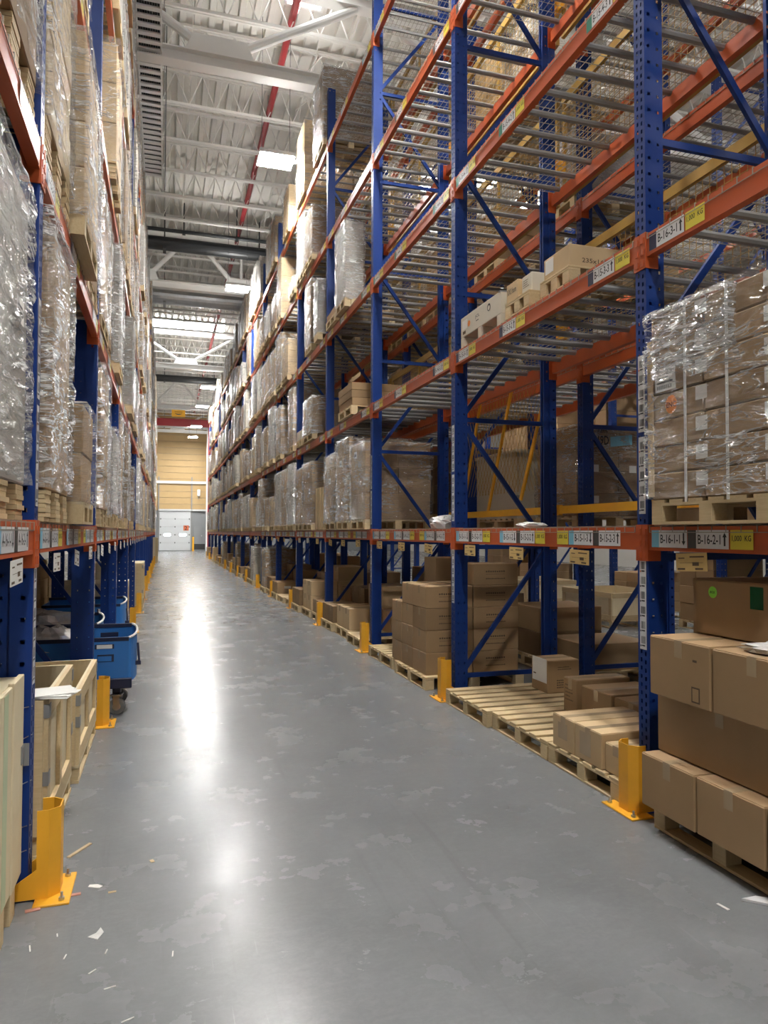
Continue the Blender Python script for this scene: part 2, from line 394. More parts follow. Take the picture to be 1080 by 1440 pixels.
# roof trusses: wide-flange bottom chord, tube diagonals, gusset plates
def truss(y, xb, i, hp):
    r = bpy.data.objects.new('roof_truss', None); COL.objects.link(r); r.location = (0, y, 0); struct(r)
    for nm, zc in (('bottom_chord', 10.47), ('top_chord', 12.25)):
        b = MB(); b.box(BX0, BX1, -0.13, 0.13, zc - 0.13, zc - 0.105, 'steel_white'); b.box(BX0, BX1, -0.13, 0.13, zc + 0.105, zc + 0.13, 'steel_white')
        b.box(BX0, BX1, -0.012, 0.012, zc - 0.105, zc + 0.105, 'steel_white'); b.build(nm, r)
    dg = cached(('diag', hp), lambda: (MB().tube((0.24, 0, 0.24), (hp - 0.25, 0, 1.66), 0.085, 'steel_white', 12).mesh('diagonal'),
                                 MB().tube((-0.24, 0, 0.24), (-hp + 0.25, 0, 1.66), 0.085, 'steel_white', 12).mesh('diagonal'),
                                 MB().prism([(-0.62, 0.135), (0.62, 0.135), (0.50, 0.46), (-0.50, 0.46)], 'y', -0.10, 0.10, 'steel_white').mesh('gusset_plate'),
                                 MB().tube((0, 0, 0.1), (0, 0, 1.7), 0.05, 'steel_white', 8).mesh('hanger_post')))
    x = xb - 2 * hp
    while x < BX1:
        if x > BX0 + hp:
            inst('diagonal', dg[0], r, (x, 0, 10.47)); inst('diagonal', dg[1], r, (x, 0, 10.47)); inst('gusset_plate', dg[2], r, (x, 0, 10.47))
            if i % 2: inst('hanger_post', dg[3], r, (x, 0, 10.47))
        x += 2 * hp
for i, (y, xb, hp) in enumerate(((13.5, 0.9, 2.9), (26.3, -0.92, 1.76), (39.1, 1.0, 2.7), (51.9, -0.92, 1.76), (64.4, 1.0, 2.7))): truss(y, xb, i, hp)
def joist():
    b = MB()
    for zc in (11.78, 12.56):
        b.box(BX0, BX1, -0.06, -0.01, zc - 0.03, zc + 0.03, 'joist'); b.box(BX0, BX1, 0.01, 0.06, zc - 0.03, zc + 0.03, 'joist')
    n = int((BX1 - BX0) / 0.62)
    for k in range(n):
        x = BX0 + 0.62 * k
        b.bar((x, 0, 11.78), (x + 0.31, 0, 12.56), 0.02, 0.02, 'joist'); b.bar((x + 0.31, 0, 12.56), (x + 0.62, 0, 11.78), 0.02, 0.02, 'joist')
    return b.mesh('roof_joist')
jm = joist()
y = 1.05
while y < 65:
    if not 36.9 < y < 40.3: struct(inst('roof_joist', jm, None, (0, y, 0)))
    y += 1.62
# bridging rods between joists
for k, (x, y0, y1) in enumerate(((0.45, 14.6, 25), (3.1, 14.6, 25), (0.45, 40, 51))):
    b = MB(); y = y0
    while y < y1:
        b.bar((x, y, 12.5), (x, y + 1.62, 11.8), 0.018, 0.018, 'joist'); b.bar((x, y, 11.8), (x, y + 1.62, 12.5), 0.018, 0.018, 'joist'); y += 1.62
    struct(b.build('joist_bridging'))

# services
p = thing('sprinkler_pipe', 'long red sprinkler pipe running under the roof along the aisle', 'pipe', (2.36, 0, 12.05))
MB().tube((0, -4, 0), (0, 64, 0), 0.075, 'pipe_red', 12).build('pipe', p)
for k in range(12): inst('hanger', cached('hgr', lambda: MB().tube((0, 0, 0.07), (0, 0, 0.55), 0.010, 'galv', 6).tube((0, -0.02, 0), (0, 0.02, 0), 0.085, 'galv', 12).mesh('hanger')), p, (0, 3.0 + 4.86 * k, 0))
def pipe_x(name, label, cat, y, z, r, m, x0=-6.8, x1=21.8, step=3.1, n=20, rings=False):
    t = thing(name, label, cat, (0, y, z))
    MB().tube((x0, 0, 0), (x1, 0, 0), r, m, n).build('pipe', t, smooth=False)
    me = MB().box(-0.05, 0.05, -r - 0.015, r + 0.015, -r - 0.02, -r + 0.05, 'pipe_black' if m != 'duct' else 'galv').box(-0.02, 0.02, -0.02, 0.02, r, r + 0.9, 'pipe_black' if m != 'duct' else 'galv').mesh('hanger')
    x = x0 + 0.5
    while x < x1: inst('hanger', me, t, (x, 0, 0)); x += step
    if rings:
        rg = MB().tube((-0.02, 0, 0), (0.02, 0, 0), r + 0.02, m, n).mesh('duct_collar'); x = x0 + 1.2
        while x < x1: inst('duct_collar', rg, t, (x, 0, 0)); x += 1.5
pipe_x('drain_pipe', 'thick black pipe crossing under roof in front of second truss', 'pipe', 24.3, 11.17, 0.22, 'pipe_black')
pipe_x('small_pipe', 'thin black pipe running just above the nearer thick black pipe', 'pipe', 23.9, 11.47, 0.06, 'pipe_black', step=1.7)
pipe_x('drain_pipe', 'thick black pipe crossing under roof before the far dock end', 'pipe', 47.3, 11.5, 0.22, 'pipe_black')
pipe_x('air_duct', 'round silver air duct crossing below roof behind second truss', 'duct', 29.2, 11.0, 0.34, 'duct', rings=True)
pipe_x('air_duct', 'round silver air duct crossing high above the dock door', 'duct', 62.6, 10.75, 0.30, 'duct', rings=True)
t = thing('crane_beam', 'dark red steel beam crossing the aisle above the dock end', 'beam', (0, 59.8, 10.55))
MB().box(-6.5, 9.5, -0.15, 0.15, -0.30, -0.26, 'pipe_red').box(-6.5, 9.5, -0.15, 0.15, 0.26, 0.30, 'pipe_red').box(-6.5, 9.5, -0.02, 0.02, -0.26, 0.26, 'pipe_red').build('girder', t)
MB().box(-0.1, 0.1, -0.14, 0.14, -10.55, -0.3, 'pipe_red').build('column', t, (3.45, 0, 0))
t = thing('hanging_sign', 'small yellow sign with curved black mark above red beam', 'sign', (0.98, 59.2, 11.2))
pl = MB().cbox(-0.52, 0.52, -0.01, 0.01, -0.27, 0.27, 'yellow', 0.004)
V = []; n = 12
for k in range(n + 1):
    a = -1.0 + 2.0 * k / n; V += [(a * 0.27, -0.013, -0.02 - 0.10 * (1 - a * a)), (a * 0.27, -0.013, -0.02 - 0.10 * (1 - a * a) + 0.03 + 0.06 * (1 - a * a))]
pl.add(V, [(2 * k, 2 * k + 2, 2 * k + 3, 2 * k + 1) for k in range(n)], 'ink'); pl.box(-0.3, 0.3, -0.013, -0.0105, 0.10, 0.14, 'ink'); pl.build('plate', t)
for x in (-0.45, 0.45): MB().tube((x, 0, 0.27), (x, 0, BZ + 0.1 - 11.2), 0.006, 'galv', 6).build('hanging_wire', t)
# ladder cable tray by the left rack
t = thing('cable_tray', 'white ladder cable tray hung high above rack A', 'cable tray', (0, 0, 10.45))
for x in (-0.56, -0.15): MB().box(x - 0.012, x + 0.012, 9.0, 18.3, -0.05, 0.05, 'tray_white').build('side_rail', t)
for k in range(43): inst('rung', cached('rung', lambda: MB().box(-0.548, -0.162, -0.048, 0.048, -0.045, -0.012, 'tray_white').mesh('rung')), t, (0, 9.05 + 0.216 * k, 0))
for i in range(9): MB().tube((-0.52 + 0.041 * i, 9.0, 0.012), (-0.52 + 0.041 * i, 18.25, 0.012), 0.0195, 'pipe_black', 8).build('cable', t)
for k in range(4):
    for x in (-0.60, -0.10): MB().tube((x, 0, -0.05), (x, 0, 2.2), 0.008, 'galv', 6).build('hanging_rod', t, (0, 9.6 + 2.6 * k, 0))
# chain / wire dropping down beside tray
tag(MB().tube((-0.07, 15.8, 9.0), (-0.07, 15.8, 12.75), 0.01, 'pipe_black', 6).build('drop_cable'), 'thin dark cable hanging from roof beside the white cable tray', 'cable')

# LED high-bay fixtures, plus added fill lights
def fixture(x, y, z, label, group, drop=True):
    t = thing('high_bay_light', label, 'light', (x, y, z), 0, group)
    hs = cached('fixh', lambda: MB().cbox(-0.38, 0.38, -0.30, 0.30, 0.0, 0.09, 'housing', 0.01).box(0.38, 0.46, -0.05, 0.05, 0.02, 0.07, 'housing').mesh('housing'))
    df = cached('fixd', lambda: MB().box(-0.36, 0.36, -0.28, 0.28, -0.02, -0.001, 'lamp_on').mesh('diffuser'))
    inst('housing', hs, t); inst('diffuser', df, t)
    inst('top_diffuser', cached('fixu', lambda: MB().box(-0.30, 0.30, -0.22, 0.22, 0.0905, 0.10, 'lamp_up').mesh('top_diffuser')), t)
    for s in (-0.3, 0.3): inst('hanging_wire', cached(('fixw', z), lambda: MB().tube((0, 0, 0.09), (0, 0, BZ + 0.1 - z), 0.006, 'pipe_black', 6).mesh('hanging_wire')), t, (s, 0, 0))
for i, y in enumerate((-1.2, 6.7, 15.1, 23.5, 40.2, 46.4, 55.4, 61.6)):
    fixture(0.3 if i == 0 else 2.2, y, 9.65, ['LED light behind the viewer over the aisle', 'LED light overhead just ahead over the aisle', 'largest LED panel light seen, under first white roof truss',
            'LED panel light glowing at second roof truss beside black pipe', 'LED panel light just past the third truss', 'LED panel light below the far thick black pipe',
            'LED panel light over the aisle just before the red beam', 'LED panel light past the red beam beside the dock door'][i], 'aisle LED panel lights')
for i in range(4):
    fixture(7.0, -4.0 + 19.0 * i, 9.9, 'LED panel light above the aisle behind rack B, %s along' % ORD[i + 1], 'lights over the hidden aisle')
for i in range(2):
    fixture(13.2, 8.0 + 18 * i, 9.9, 'LED panel light above the last side aisle, %s along' % ORD[i + 1], 'lights over the hidden aisle')
for i in range(2):  # unseen lamps put in to light the spots showing through rack A
    fixture(-4.6, 6.0 + 18 * i, 9.9, 'LED panel light above the space behind rack A, %s along' % ORD[i + 1], 'lights behind rack A')
for i, (x, y) in enumerate(((-3.4, 57.5), (6.4, 57.5))):  # out-of-sight lamps added to brighten the far wall and floor
    fixture(x, y, 9.9, 'LED panel light above the dock area, %s of two' % ORD[i + 1], 'dock area lights')
def skylight(x0, x1, y0, y1, label):
    t = thing('skylight', label, 'skylight', (0, 0, BZ - 0.03), 0, 'roof skylights')
    MB().box(x0, x1, y0, y1, 0.0, 0.02, 'skylight_on').build('diffuser', t)
    f = MB()
    for a, b_, c, d_ in ((x0 - 0.06, x0, y0 - 0.06, y1 + 0.06), (x1, x1 + 0.06, y0 - 0.06, y1 + 0.06), (x0, x1, y0 - 0.06, y0), (x0, x1, y1, y1 + 0.06)): f.box(a, b_, c, d_, -0.03, 0.03, 'steel_white')
    f.build('frame', t)
skylight(-0.85, 0.70, 37.8, 39.9, 'bright skylight beyond third truss, beside rack A')
skylight(0.92, 2.95, 37.8, 39.9, 'bright skylight beyond third truss, beside rack B')
skylight(2.3, 3.0, 12.7, 14.35, 'bright skylight at the top edge above first truss')
for i, (x, y) in enumerate(((7.4, 20), (7.4, 9), (10.9, 20))): skylight(x, x + 2.2, y, y + 1.3, 'skylight over the side of hall, %s of three' % ORD[i + 1])
# ------------------------------------------------------------------ pallet racking
P = 2.97; W = 0.10; DEPTH = 1.15; POST_H = 9.8
LV = [1.62 + 1.78 * i for i in range(5)]                 # beam centre heights
BH = 0.07                                                # half beam height
def plate(b, o, sd, width, height, cols, pitch, hw, hh, m, stag=False):
    """sheet-metal face with a punched hole pattern; sd = direction across"""
    o, sd = Vector(o), Vector(sd); up = Vector((0, 0, 1))
    def q(s0, s1, z0, z1):
        b.add([o + sd * s0 + up * z0, o + sd * s1 + up * z0, o + sd * s1 + up * z1, o + sd * s0 + up * z1], [(0, 1, 2, 3)], m)
    if not stag:
        z = 0.0; k = 0
        while True:
            h0 = pitch * (k + 0.5) - hh / 2
            if h0 + hh > height: q(0, width, z, height); break
            q(0, width, z, h0); s = 0.0
            for c in cols: q(s, c - hw / 2, h0, h0 + hh); s = c + hw / 2
            q(s, width, h0, h0 + hh); z = h0 + hh; k += 1
    else:                                                # two staggered columns: split down the middle
        half = width / 2
        for j, c in enumerate(cols):
            s0 = j * half; z = 0.0; k = 0
            while True:
                h0 = pitch * (k + 0.5 + 0.5 * j * 0.5) - hh / 2
                if h0 + hh > height: q(s0, s0 + half, z, height); break
                q(s0, s0 + half, z, h0); q(s0, c - hw / 2, h0, h0 + hh); q(c + hw / 2, s0 + half, h0, h0 + hh); z = h0 + hh; k += 1
def upright_mesh(s, D, h):
    b = MB()
    plate(b, (0, 0, 0), (0, 1, 0), W, h, (W * 0.3, W * 0.7), 0.05, 0.014, 0.024, 'blue', True)
    for y, iy in ((0, 0.012), (W, W - 0.012)):
        plate(b, (0, y, 0), (s, 0, 0), D * 0.52, h, (D * 0.22,), 0.10, 0.020, 0.020, 'blue')
        plate(b, (s * D * 0.52, iy, 0), (s, 0, 0), D * 0.48, h, (D * 0.22,), 0.10, 0.016, 0.018, 'blue')
        b.add([(s * D * 0.52, y, 0), (s * D * 0.52, iy, 0), (s * D * 0.52, iy, h), (s * D * 0.52, y, h)], [(0, 1, 2, 3)], 'blue')
        li = iy + (0.026 if y == 0 else -0.026)
        b.add([(s * D, iy, 0), (s * D, li, 0), (s * D, li, h), (s * D, iy, h)], [(0, 1, 2, 3)], 'blue')
    return b.mesh('upright')
def foot_mesh(s, D):
    b = MB().box(-0.03 * s, s * (D + 0.01), -0.03, W + 0.03, 0, 0.008, 'blue')
    for y in (-0.015, W + 0.015): b.tube((s * 0.03, y, 0.008), (s * 0.03, y, 0.035), 0.010, 'steel', 6)
    return b.mesh('foot_plate')
def beam_mesh(s, L, ends):
    b = MB(); prof = [(0, -BH), (s * 0.05, -BH), (s * 0.05, 0.042), (s * 0.026, 0.042), (s * 0.026, BH), (0, BH)]
    b.prism(prof, 'y', 0.006, L - 0.006, 'orange'); b.box(min(0, -s * 0.004), max(0, -s * 0.004), 0.05, L - 0.05, -BH, -BH + 0.016, 'orange')
    if ends:
        for e in (0, 1): bracket(b, s, L, e)
    return b.mesh('beam')
def bracket(b, s, L, e):
    y0, y1 = (-0.048, 0.0) if e == 0 else (L, L + 0.048)
    b.box(*sorted((-s * 0.007, -s * 0.001)), y0, y1, -0.135, 0.085, 'orange')
    fy = (0.0, 0.006) if e == 0 else (L - 0.006, L)
    b.box(*sorted((-s * 0.007, s * 0.085)), *fy, -0.135, 0.085, 'orange')
    ym = (y0 + y1) / 2
    for z in (-0.1, -0.03, 0.04): b.box(*sorted((-s * 0.011, -s * 0.007)), ym - 0.012, ym + 0.012, z - 0.018, z + 0.018, 'orange')
    return b
def deck_wires(s, L):
    b = MB(); z = BH + 0.004; n = 28
    for k in range(n + 1):
        y = 0.02 + (L - 0.04) * k / n
        b.box(*sorted((-s * 0.004, s * (DEPTH - 0.01))), y - 0.0022, y + 0.0022, z - 0.002, z + 0.0024, 'wire')
        b.box(*sorted((-s * 0.006, -s * 0.002)), y - 0.0022, y + 0.0022, z - 0.036, z + 0.0024, 'wire')     # waterfall over the beam
    for k in range(20):
        x = s * (0.03 + 1.09 * k / 19); b.box(x - 0.0022, x + 0.0022, 0.02, L - 0.02, z + 0.002, z + 0.006, 'wire')
    b.box(*sorted((-s * 0.0065, -s * 0.0025)), 0.02, L - 0.02, z - 0.038, z - 0.034, 'wire')
    return b.mesh('wire_deck')
NB = 10
def support_ys(L): return [0.16 + (L - 0.32) * k / (NB - 1) for k in range(NB)]
def bar_mesh(s): return MB().tube((s * 0.045, 0, BH - 0.027), (s * (DEPTH - 0.045), 0, BH - 0.027), 0.026, 'galv', 8).mesh('support_bar')
def fit(b, body, width, height, origin, right, up, m, off):
    V, F = glyphs(body); xs = [v[0] for v in V]; ys = [v[1] for v in V]
    sx = width / (max(xs) - min(xs)); sy = height / (max(ys) - min(ys)); o, r, u = Vector(origin), Vector(right), Vector(up); nn = r.cross(u)
    b.add([o + r * ((x - min(xs)) * sx) + u * ((y - min(ys)) * sy) + nn * off for x, y in V], F, m)
def arrow(b, o, r, u, up, m, off):
    o, r, u = Vector(o), Vector(r), Vector(u); nn = r.cross(u) * off; q = 1 if up else -1
    pts = [(-0.006, -0.034 * q), (0.006, -0.034 * q), (0.006, 0.012 * q), (0.015, 0.012 * q), (0, 0.036 * q), (-0.015, 0.012 * q), (-0.006, 0.012 * q)]
    b.add([o + r * x + u * y + nn for x, y in pts], [tuple(range(7))], m)
def loc_label(s, y, tile, text, up, wd=0.30):
    """white location label with a coloured tile; y = the edge where reading starts (local)"""
    b = MB(); r = (0, -s, 0); u = (0, 0, 1); R_ = Vector(r); o = Vector((-s * 0.0045, y, -0.05))
    b.quad(o, r, u, wd, 0.10, 'label_white', 0.0006); b.quad(o, r, u, 0.065, 0.10, tile, 0.0010)
    fit(b, text, wd - 0.135, 0.052, o + R_ * 0.078 + Vector((0, 0, 0.024)), r, u, 'ink', 0.0012)
    arrow(b, o + R_ * (wd - 0.028) + Vector((0, 0, 0.05)), r, u, up, 'ink', 0.0012)
    return b
def kg_label(s, y):
    b = MB(); r = (0, -s, 0); u = (0, 0, 1); R_ = Vector(r); o = Vector((-s * 0.0045, y, -0.05))
    b.quad(o, r, u, 0.15, 0.10, 'label_yellow', 0.0006)
    fit(b, '1,000  KG', 0.125, 0.034, o + R_ * 0.012 + Vector((0, 0, 0.038)), r, u, 'ink', 0.0012)
    return b
def barcode(z0, n, s):
    b = MB(); r = (0, -s, 0); u = (0, 0, 1); R_ = Vector(r); w_ = 0.062; o = Vector((-s * 0.0008, W / 2 + s * w_ / 2, z0)); rs = random.Random(n * 7 + int(z0 * 100))
    b.quad(o, r, u, w_, n * 0.09 + 0.02, 'label_white', 0.0006)
    for i in range(n):
        x = 0.012
        while x < w_ - 0.012:
            bw = rs.choice((0.002, 0.003, 0.005)); b.quad(o + R_ * x + Vector((0, 0, 0.035 + i * 0.09)), r, u, bw, 0.044, 'ink', 0.0012); x += bw + rs.choice((0.0015, 0.003))
        b.quad(o + R_ * 0.018 + Vector((0, 0, 0.019 + i * 0.09)), r, u, 0.03, 0.008, 'ink', 0.0012)
        b.quad(o + R_ * 0.004 + Vector((0, 0, 0.016 + i * 0.09)), r, u, 0.010, 0.010, 'sign_red' if i == n - 1 else 'ink', 0.0012)
    return b
TAGM = {}
def hang_tag(s, parent, y, tilt, m='kraft_tag', wd=0.24, ht=0.10):
    b = MB(); r = Vector((0, -s * math.cos(tilt), math.sin(tilt))); u = Vector((0, s * math.sin(tilt), math.cos(tilt))); nn = r.cross(u)
    o = Vector((-s * 0.012, y, -BH - 0.012 - ht))
    b.add([o, o + r * wd, o + r * wd + u * ht, o + u * ht, o - nn * 0.003, o + r * wd - nn * 0.003, o + r * wd + u * ht - nn * 0.003, o + u * ht - nn * 0.003],
          [(0, 1, 2, 3), (7, 6, 5, 4), (0, 4, 5, 1), (1, 5, 6, 2), (2, 6, 7, 3), (3, 7, 4, 0)], m)
    for x, z, a, c in ((0.012, 0.008, 0.06, 0.010), (0.15, 0.008, 0.06, 0.010), (0.02, 0.07, 0.05, 0.006), (0.11, 0.075, 0.11, 0.008), (0.03, 0.045, 0.18, 0.002), (0.13, 0.03, 0.05, 0.02)):
        if x + a < wd: b.quad(o + r * x + u * z, r, u, a, c, 'ink_soft', 0.0008)
    b.build('hang_tag', parent)
def mesh_panel(L, H_):
    b = MB()
    for z in (0.0, H_ - 0.09): b.box(-0.02, 0.02, 0, L, z, z + 0.09, 'gold')
    for y in (0, L / 2 - 0.02, L - 0.04): b.box(-0.014, 0.014, y, y + 0.04, 0.09, H_ - 0.09, 'gold')
    n = int(L / 0.075)
    for k in range(1, n): b.box(-0.002, 0.002, L * k / n - 0.002, L * k / n + 0.002, 0.03, H_ - 0.03, 'gold')
    for k in range(1, int(H_ / 0.075)): b.box(-0.004, -0.001, 0.02, L - 0.02, k * 0.075 - 0.002, k * 0.075 + 0.002, 'gold')
    return b.mesh('mesh_panel')

def rack(name, label, xf, s, Y0, kmin, kmax, D, nlev=5, letter=None, near=99, back_mesh=(), backstop=False, decks=True):
    """s=+1: the rack extends towards +X from its front plane. Bays kmin..kmax, frames kmin..kmax+1"""
    r = thing('pallet_rack', label, 'rack', (xf, Y0, 0)); L = P - W
    um_f = cached(('uf', s, D), lambda: upright_mesh(s, D, POST_H)); um_b = cached(('ub', s, D), lambda: upright_mesh(-s, D, POST_H))
    ft = cached(('ft', s, D), lambda: foot_mesh(s, D)); fb = cached(('fb', s, D), lambda: foot_mesh(-s, D))
    hz = cached(('hz', s, D), lambda: MB().bar((s * (D - 0.02), W / 2, 0), (s * (DEPTH - D + 0.02), W / 2, 0), 0.03, 0.045, 'blue').mesh('horizontal_brace'))
    zz = [0.22 + 1.29 * i for i in range(8)]
    du = cached(('du', s, D), lambda: MB().bar((s * (D - 0.02), W / 2, 0.06), (s * (DEPTH - D + 0.02), W / 2, 1.24), 0.03, 0.045, 'blue').mesh('diagonal_brace'))
    dn = cached(('dn', s, D), lambda: MB().bar((s * (DEPTH - D + 0.02), W / 2, 0.06), (s * (D - 0.02), W / 2, 1.24), 0.03, 0.045, 'blue').mesh('diagonal_brace'))
    bf = cached(('bm', s), lambda: beam_mesh(s, L, False)); bfe = cached(('bme', s), lambda: beam_mesh(s, L, True)); bbe = cached(('bmb', s), lambda: beam_mesh(-s, L, True))
    bk = [cached(('bk', s, e), lambda e=e: bracket(MB(), s, L, e).mesh('bracket')) for e in (0, 1)]
    dw = cached(('dw', s), lambda: deck_wires(s, L)); sb = cached(('sb', s), lambda: bar_mesh(s))
    def joined_bars():
        b = MB()
        for y in support_ys(L): b.tube((s * 0.045, y, BH - 0.022), (s * (DEPTH - 0.045), y, BH - 0.022), 0.021, 'galv', 6)
        return b.mesh('support_bars')
    jb = cached(('jb', s), joined_bars)
    for k in range(kmin, kmax + 2):
        y = P * k
        u = inst('upright', um_f, r, (0, y, 0)); inst('upright', um_b, r, (s * DEPTH, y, 0))
        inst('foot_plate', ft, r, (0, y, 0))
        if k < 8: inst('foot_plate', fb, r, (s * DEPTH, y, 0))
        if letter and -1 <= k <= 4:
            for z0, n in ((0.95, 6), (1.77, 5), (2.27, 5)): barcode(z0, n, s).build('barcode_strip', u)
        for i, z in enumerate(zz[:-1]):
            if k > 10 and i > 5: continue
            inst('horizontal_brace', hz, r, (0, y, z)); inst('diagonal_brace', du if i % 2 == 0 else dn, r, (0, y, z))
        inst('horizontal_brace', hz, r, (0, y, zz[-1]))
    for k in range(kmin, kmax + 1):
        y = P * k + W; bay = 15 - k
        for i in range(nlev):
            z = LV[i]
            if letter and k <= 6:
                f = inst('beam', bf, r, (0, y, z)); inst('bracket', bk[0], f); inst('bracket', bk[1], f)
            else: f = inst('beam', bfe, r, (0, y, z))
            inst('beam', bbe, r, (s * DEPTH, y, z))
            if decks:
                dk = inst('wire_deck', dw, r, (0, y, z))
                if k <= near and i in (1, 2, 3):
                    for yy in support_ys(L): inst('support_bar', sb, dk, (0, yy, 0))
                else: inst('support_bars', jb, dk)
            if letter and k <= 5:
                far = L - 0.02 if s > 0 else 0.02; sd = -s
                st = [far + sd * q for q in (0.02, 0.98, 1.92)]
                for n in (1, 2, 3):
                    a = st[n - 1] if s > 0 else st[3 - n]; nn = n if s > 0 else n
                    if i == 0:
                        last = (n == 3) if s > 0 else (n == 1)
                        if last: kg_label(s, a).build('load_label', f); a += sd * 0.16
                        loc_label(s, a, 'label_blue', '%s-%d-1-%d' % (letter, bay, nn), False).build('location_label', f)
                        loc_label(s, a + sd * 0.305, 'label_dark', '%s-%d-2-%d' % (letter, bay, nn), True).build('location_label', f)
                        if not last: kg_label(s, a + sd * 0.615).build('load_label', f)
                    else:
                        if (n == 3) if s > 0 else (n == 1): a += sd * 0.42
                        loc_label(s, a, ('', 'label_navy', 'label_green', 'label_dark', 'label_blue')[i], '%s-%d-%d-%d' % (letter, bay, i + 2, nn), True).build('location_label', f)
                        kg_label(s, a + sd * 0.31).build('load_label', f)
            if letter and i == 0 and k <= 6:
                for n in (0, 1, 2):
                    hang_tag(s, f, (0.75 + 0.93 * n) if s > 0 else (0.45 + 0.93 * n), random.uniform(-0.10, 0.06), random.choice(('kraft_tag', 'kraft_tag', 'kraft_tag', 'kraft_tag', 'paper')) if s > 0 and k > 1 else 'kraft_tag' if s > 0 else 'paper')
            if i in back_mesh and k <= 8:
                inst('mesh_panel', cached(('mp',), lambda: mesh_panel(L, 1.15)), r, (s * (DEPTH + 0.10), y, z + 0.0))
                if k <= 4: MB().box(-0.02, 0.02, -0.16, 0.06, 0.3, 0.48, 'yellow').box(-s * 0.1 if s > 0 else 0, 0 if s > 0 else 0.1, -0.06, -0.04, 0.33, 0.45, 'yellow').build('panel_bracket', r, (s * (DEPTH + 0.07), y, z))
        if backstop and k <= 8:
            b = MB().box(s * (DEPTH + 0.012), s * (DEPTH + 0.05), -W + 0.05, L + 0.05, -0.035, 0.045, 'yellow'); b.box(s * (DEPTH + 0.006), s * (DEPTH + 0.06), -0.12, 0.02, -0.05, 0.06, 'yellow')
            b.build('backstop_bar', r, (0, y, LV[0] + 0.27))
    return r
RB = dict(n='B', xf=2.78, s=1, Y0=3.62, kmin=-1, kmax=14)
RA = dict(n='A', xf=-0.57, s=-1, Y0=3.58, kmin=-2, kmax=14)
RC = dict(n='C', xf=4.25, s=1, Y0=3.62, kmin=-1, kmax=9)
RD = dict(n='D', xf=8.75, s=1, Y0=3.62, kmin=-1, kmax=7)
rack('B', 'tall blue and orange pallet rack with B labels, half empty and towering beside the aisle', RB['xf'], 1, RB['Y0'], -1, 14, 0.14, 5, 'B', 2, (1, 2, 3, 4), True)
rack('A', 'tall blue and orange pallet rack with A labels, packed with wrapped loads', RA['xf'], -1, RA['Y0'], -2, 14, 0.18, 5, 'A', -9)
rack('C', 'blue pallet rack standing back to back behind the B-labelled rack', RC['xf'], 1, RC['Y0'], -1, 9, 0.14, 5, None, -9)
rack('D', 'distant blue pallet rack beyond the next aisle, glimpsed through rack B', RD['xf'], 1, RD['Y0'], -1, 7, 0.14, 4, None, -9)
RE = dict(n='E', xf=-2.05, s=-1, Y0=3.58, kmin=-1, kmax=4)
rack('E', 'dim blue pallet rack standing back to back behind rack A', RE['xf'], -1, RE['Y0'], -1, 4, 0.14, 2, None, -9)
# ------------------------------------------------------------------ pallets, cartons, wrapped loads
def pallet_pieces(d, w):
    """pieces of a wooden block pallet, centred; deck boards run along X"""
    bd = []; n = max(5, round(w / 0.15)); bw = 0.105
    for k in range(n):
        y = -w / 2 + bw / 2 + (w - bw) * k / (n - 1); bd.append(('deck_board', (-d / 2, d / 2, y - bw / 2, y + bw / 2, 0.122, 0.140), 'wood'))
    for x in (-d / 2 + 0.05, 0, d / 2 - 0.05):
        bd.append(('cross_board', (x - 0.05, x + 0.05, -w / 2, w / 2, 0.106, 0.122), 'woody'))
        bd.append(('runner', (x - 0.05, x + 0.05, -w / 2, w / 2, 0.0, 0.016), 'woody'))
        for y in (-w / 2 + 0.045, 0, w / 2 - 0.045): bd.append(('block', (x - 0.05, x + 0.05, y - 0.045, y + 0.045, 0.016, 0.106), 'woody'))
    return bd
def pallet_mesh(d, w):
    def f():
        b = MB()
        for n, q, m in pallet_pieces(d, w): b.box(*q, m)
        return b.mesh('pallet')
    return cached(('pal', round(d, 2), round(w, 2)), f)
def pallet_thing(label, x, y, z, d, w, group='wooden pallets on the floor', rz=0.0):
    t = thing('wooden_pallet', label, 'pallet', (x, y, z), rz, group)
    for n, q, m in pallet_pieces(d, w):
        dx, dy, dz = q[1] - q[0], q[3] - q[2], q[5] - q[4]
        me = cached(('pp', n, round(dx, 3), round(dy, 3), round(dz, 3)), lambda: MB().cbox(-dx / 2, dx / 2, -dy / 2, dy / 2, 0, dz, m, 0.003).mesh(n))
        inst(n, me, t, ((q[0] + q[1]) / 2, (q[2] + q[3]) / 2, q[4] + random.uniform(0, 0.0015)))
    return t
def carton_mesh(dx, dy, dz, m, tape=True):
    def f():
        b = MB().cbox(-dx / 2, dx / 2, -dy / 2, dy / 2, 0, dz, m, 0.005)
        return b.mesh('carton')
    return cached(('car', round(dx, 3), round(dy, 3), round(dz, 3), m), f)
def tape_mesh(dx, dy, dz, along):
    """tape over the top seam and a little way down both ends"""
    def f():
        b = MB(); t = 0.028; e = 0.0012; dn = min(0.09, dz * 0.35)
        if along == 'x':
            b.box(-dx / 2 - e, dx / 2 + e, -t, t, dz, dz + e, 'tape')
            for q in (-1, 1): b.box(*sorted((q * dx / 2, q * (dx / 2 + e))), -t, t, dz - dn, dz, 'tape')
        else:
            b.box(-t, t, -dy / 2 - e, dy / 2 + e, dz, dz + e, 'tape')
            for q in (-1, 1): b.box(-t, t, *sorted((q * dy / 2, q * (dy / 2 + e))), dz - dn, dz, 'tape')
        return b.mesh('packing_tape')
    return cached(('tp', round(dx, 3), round(dy, 3), round(dz, 3), along), f)
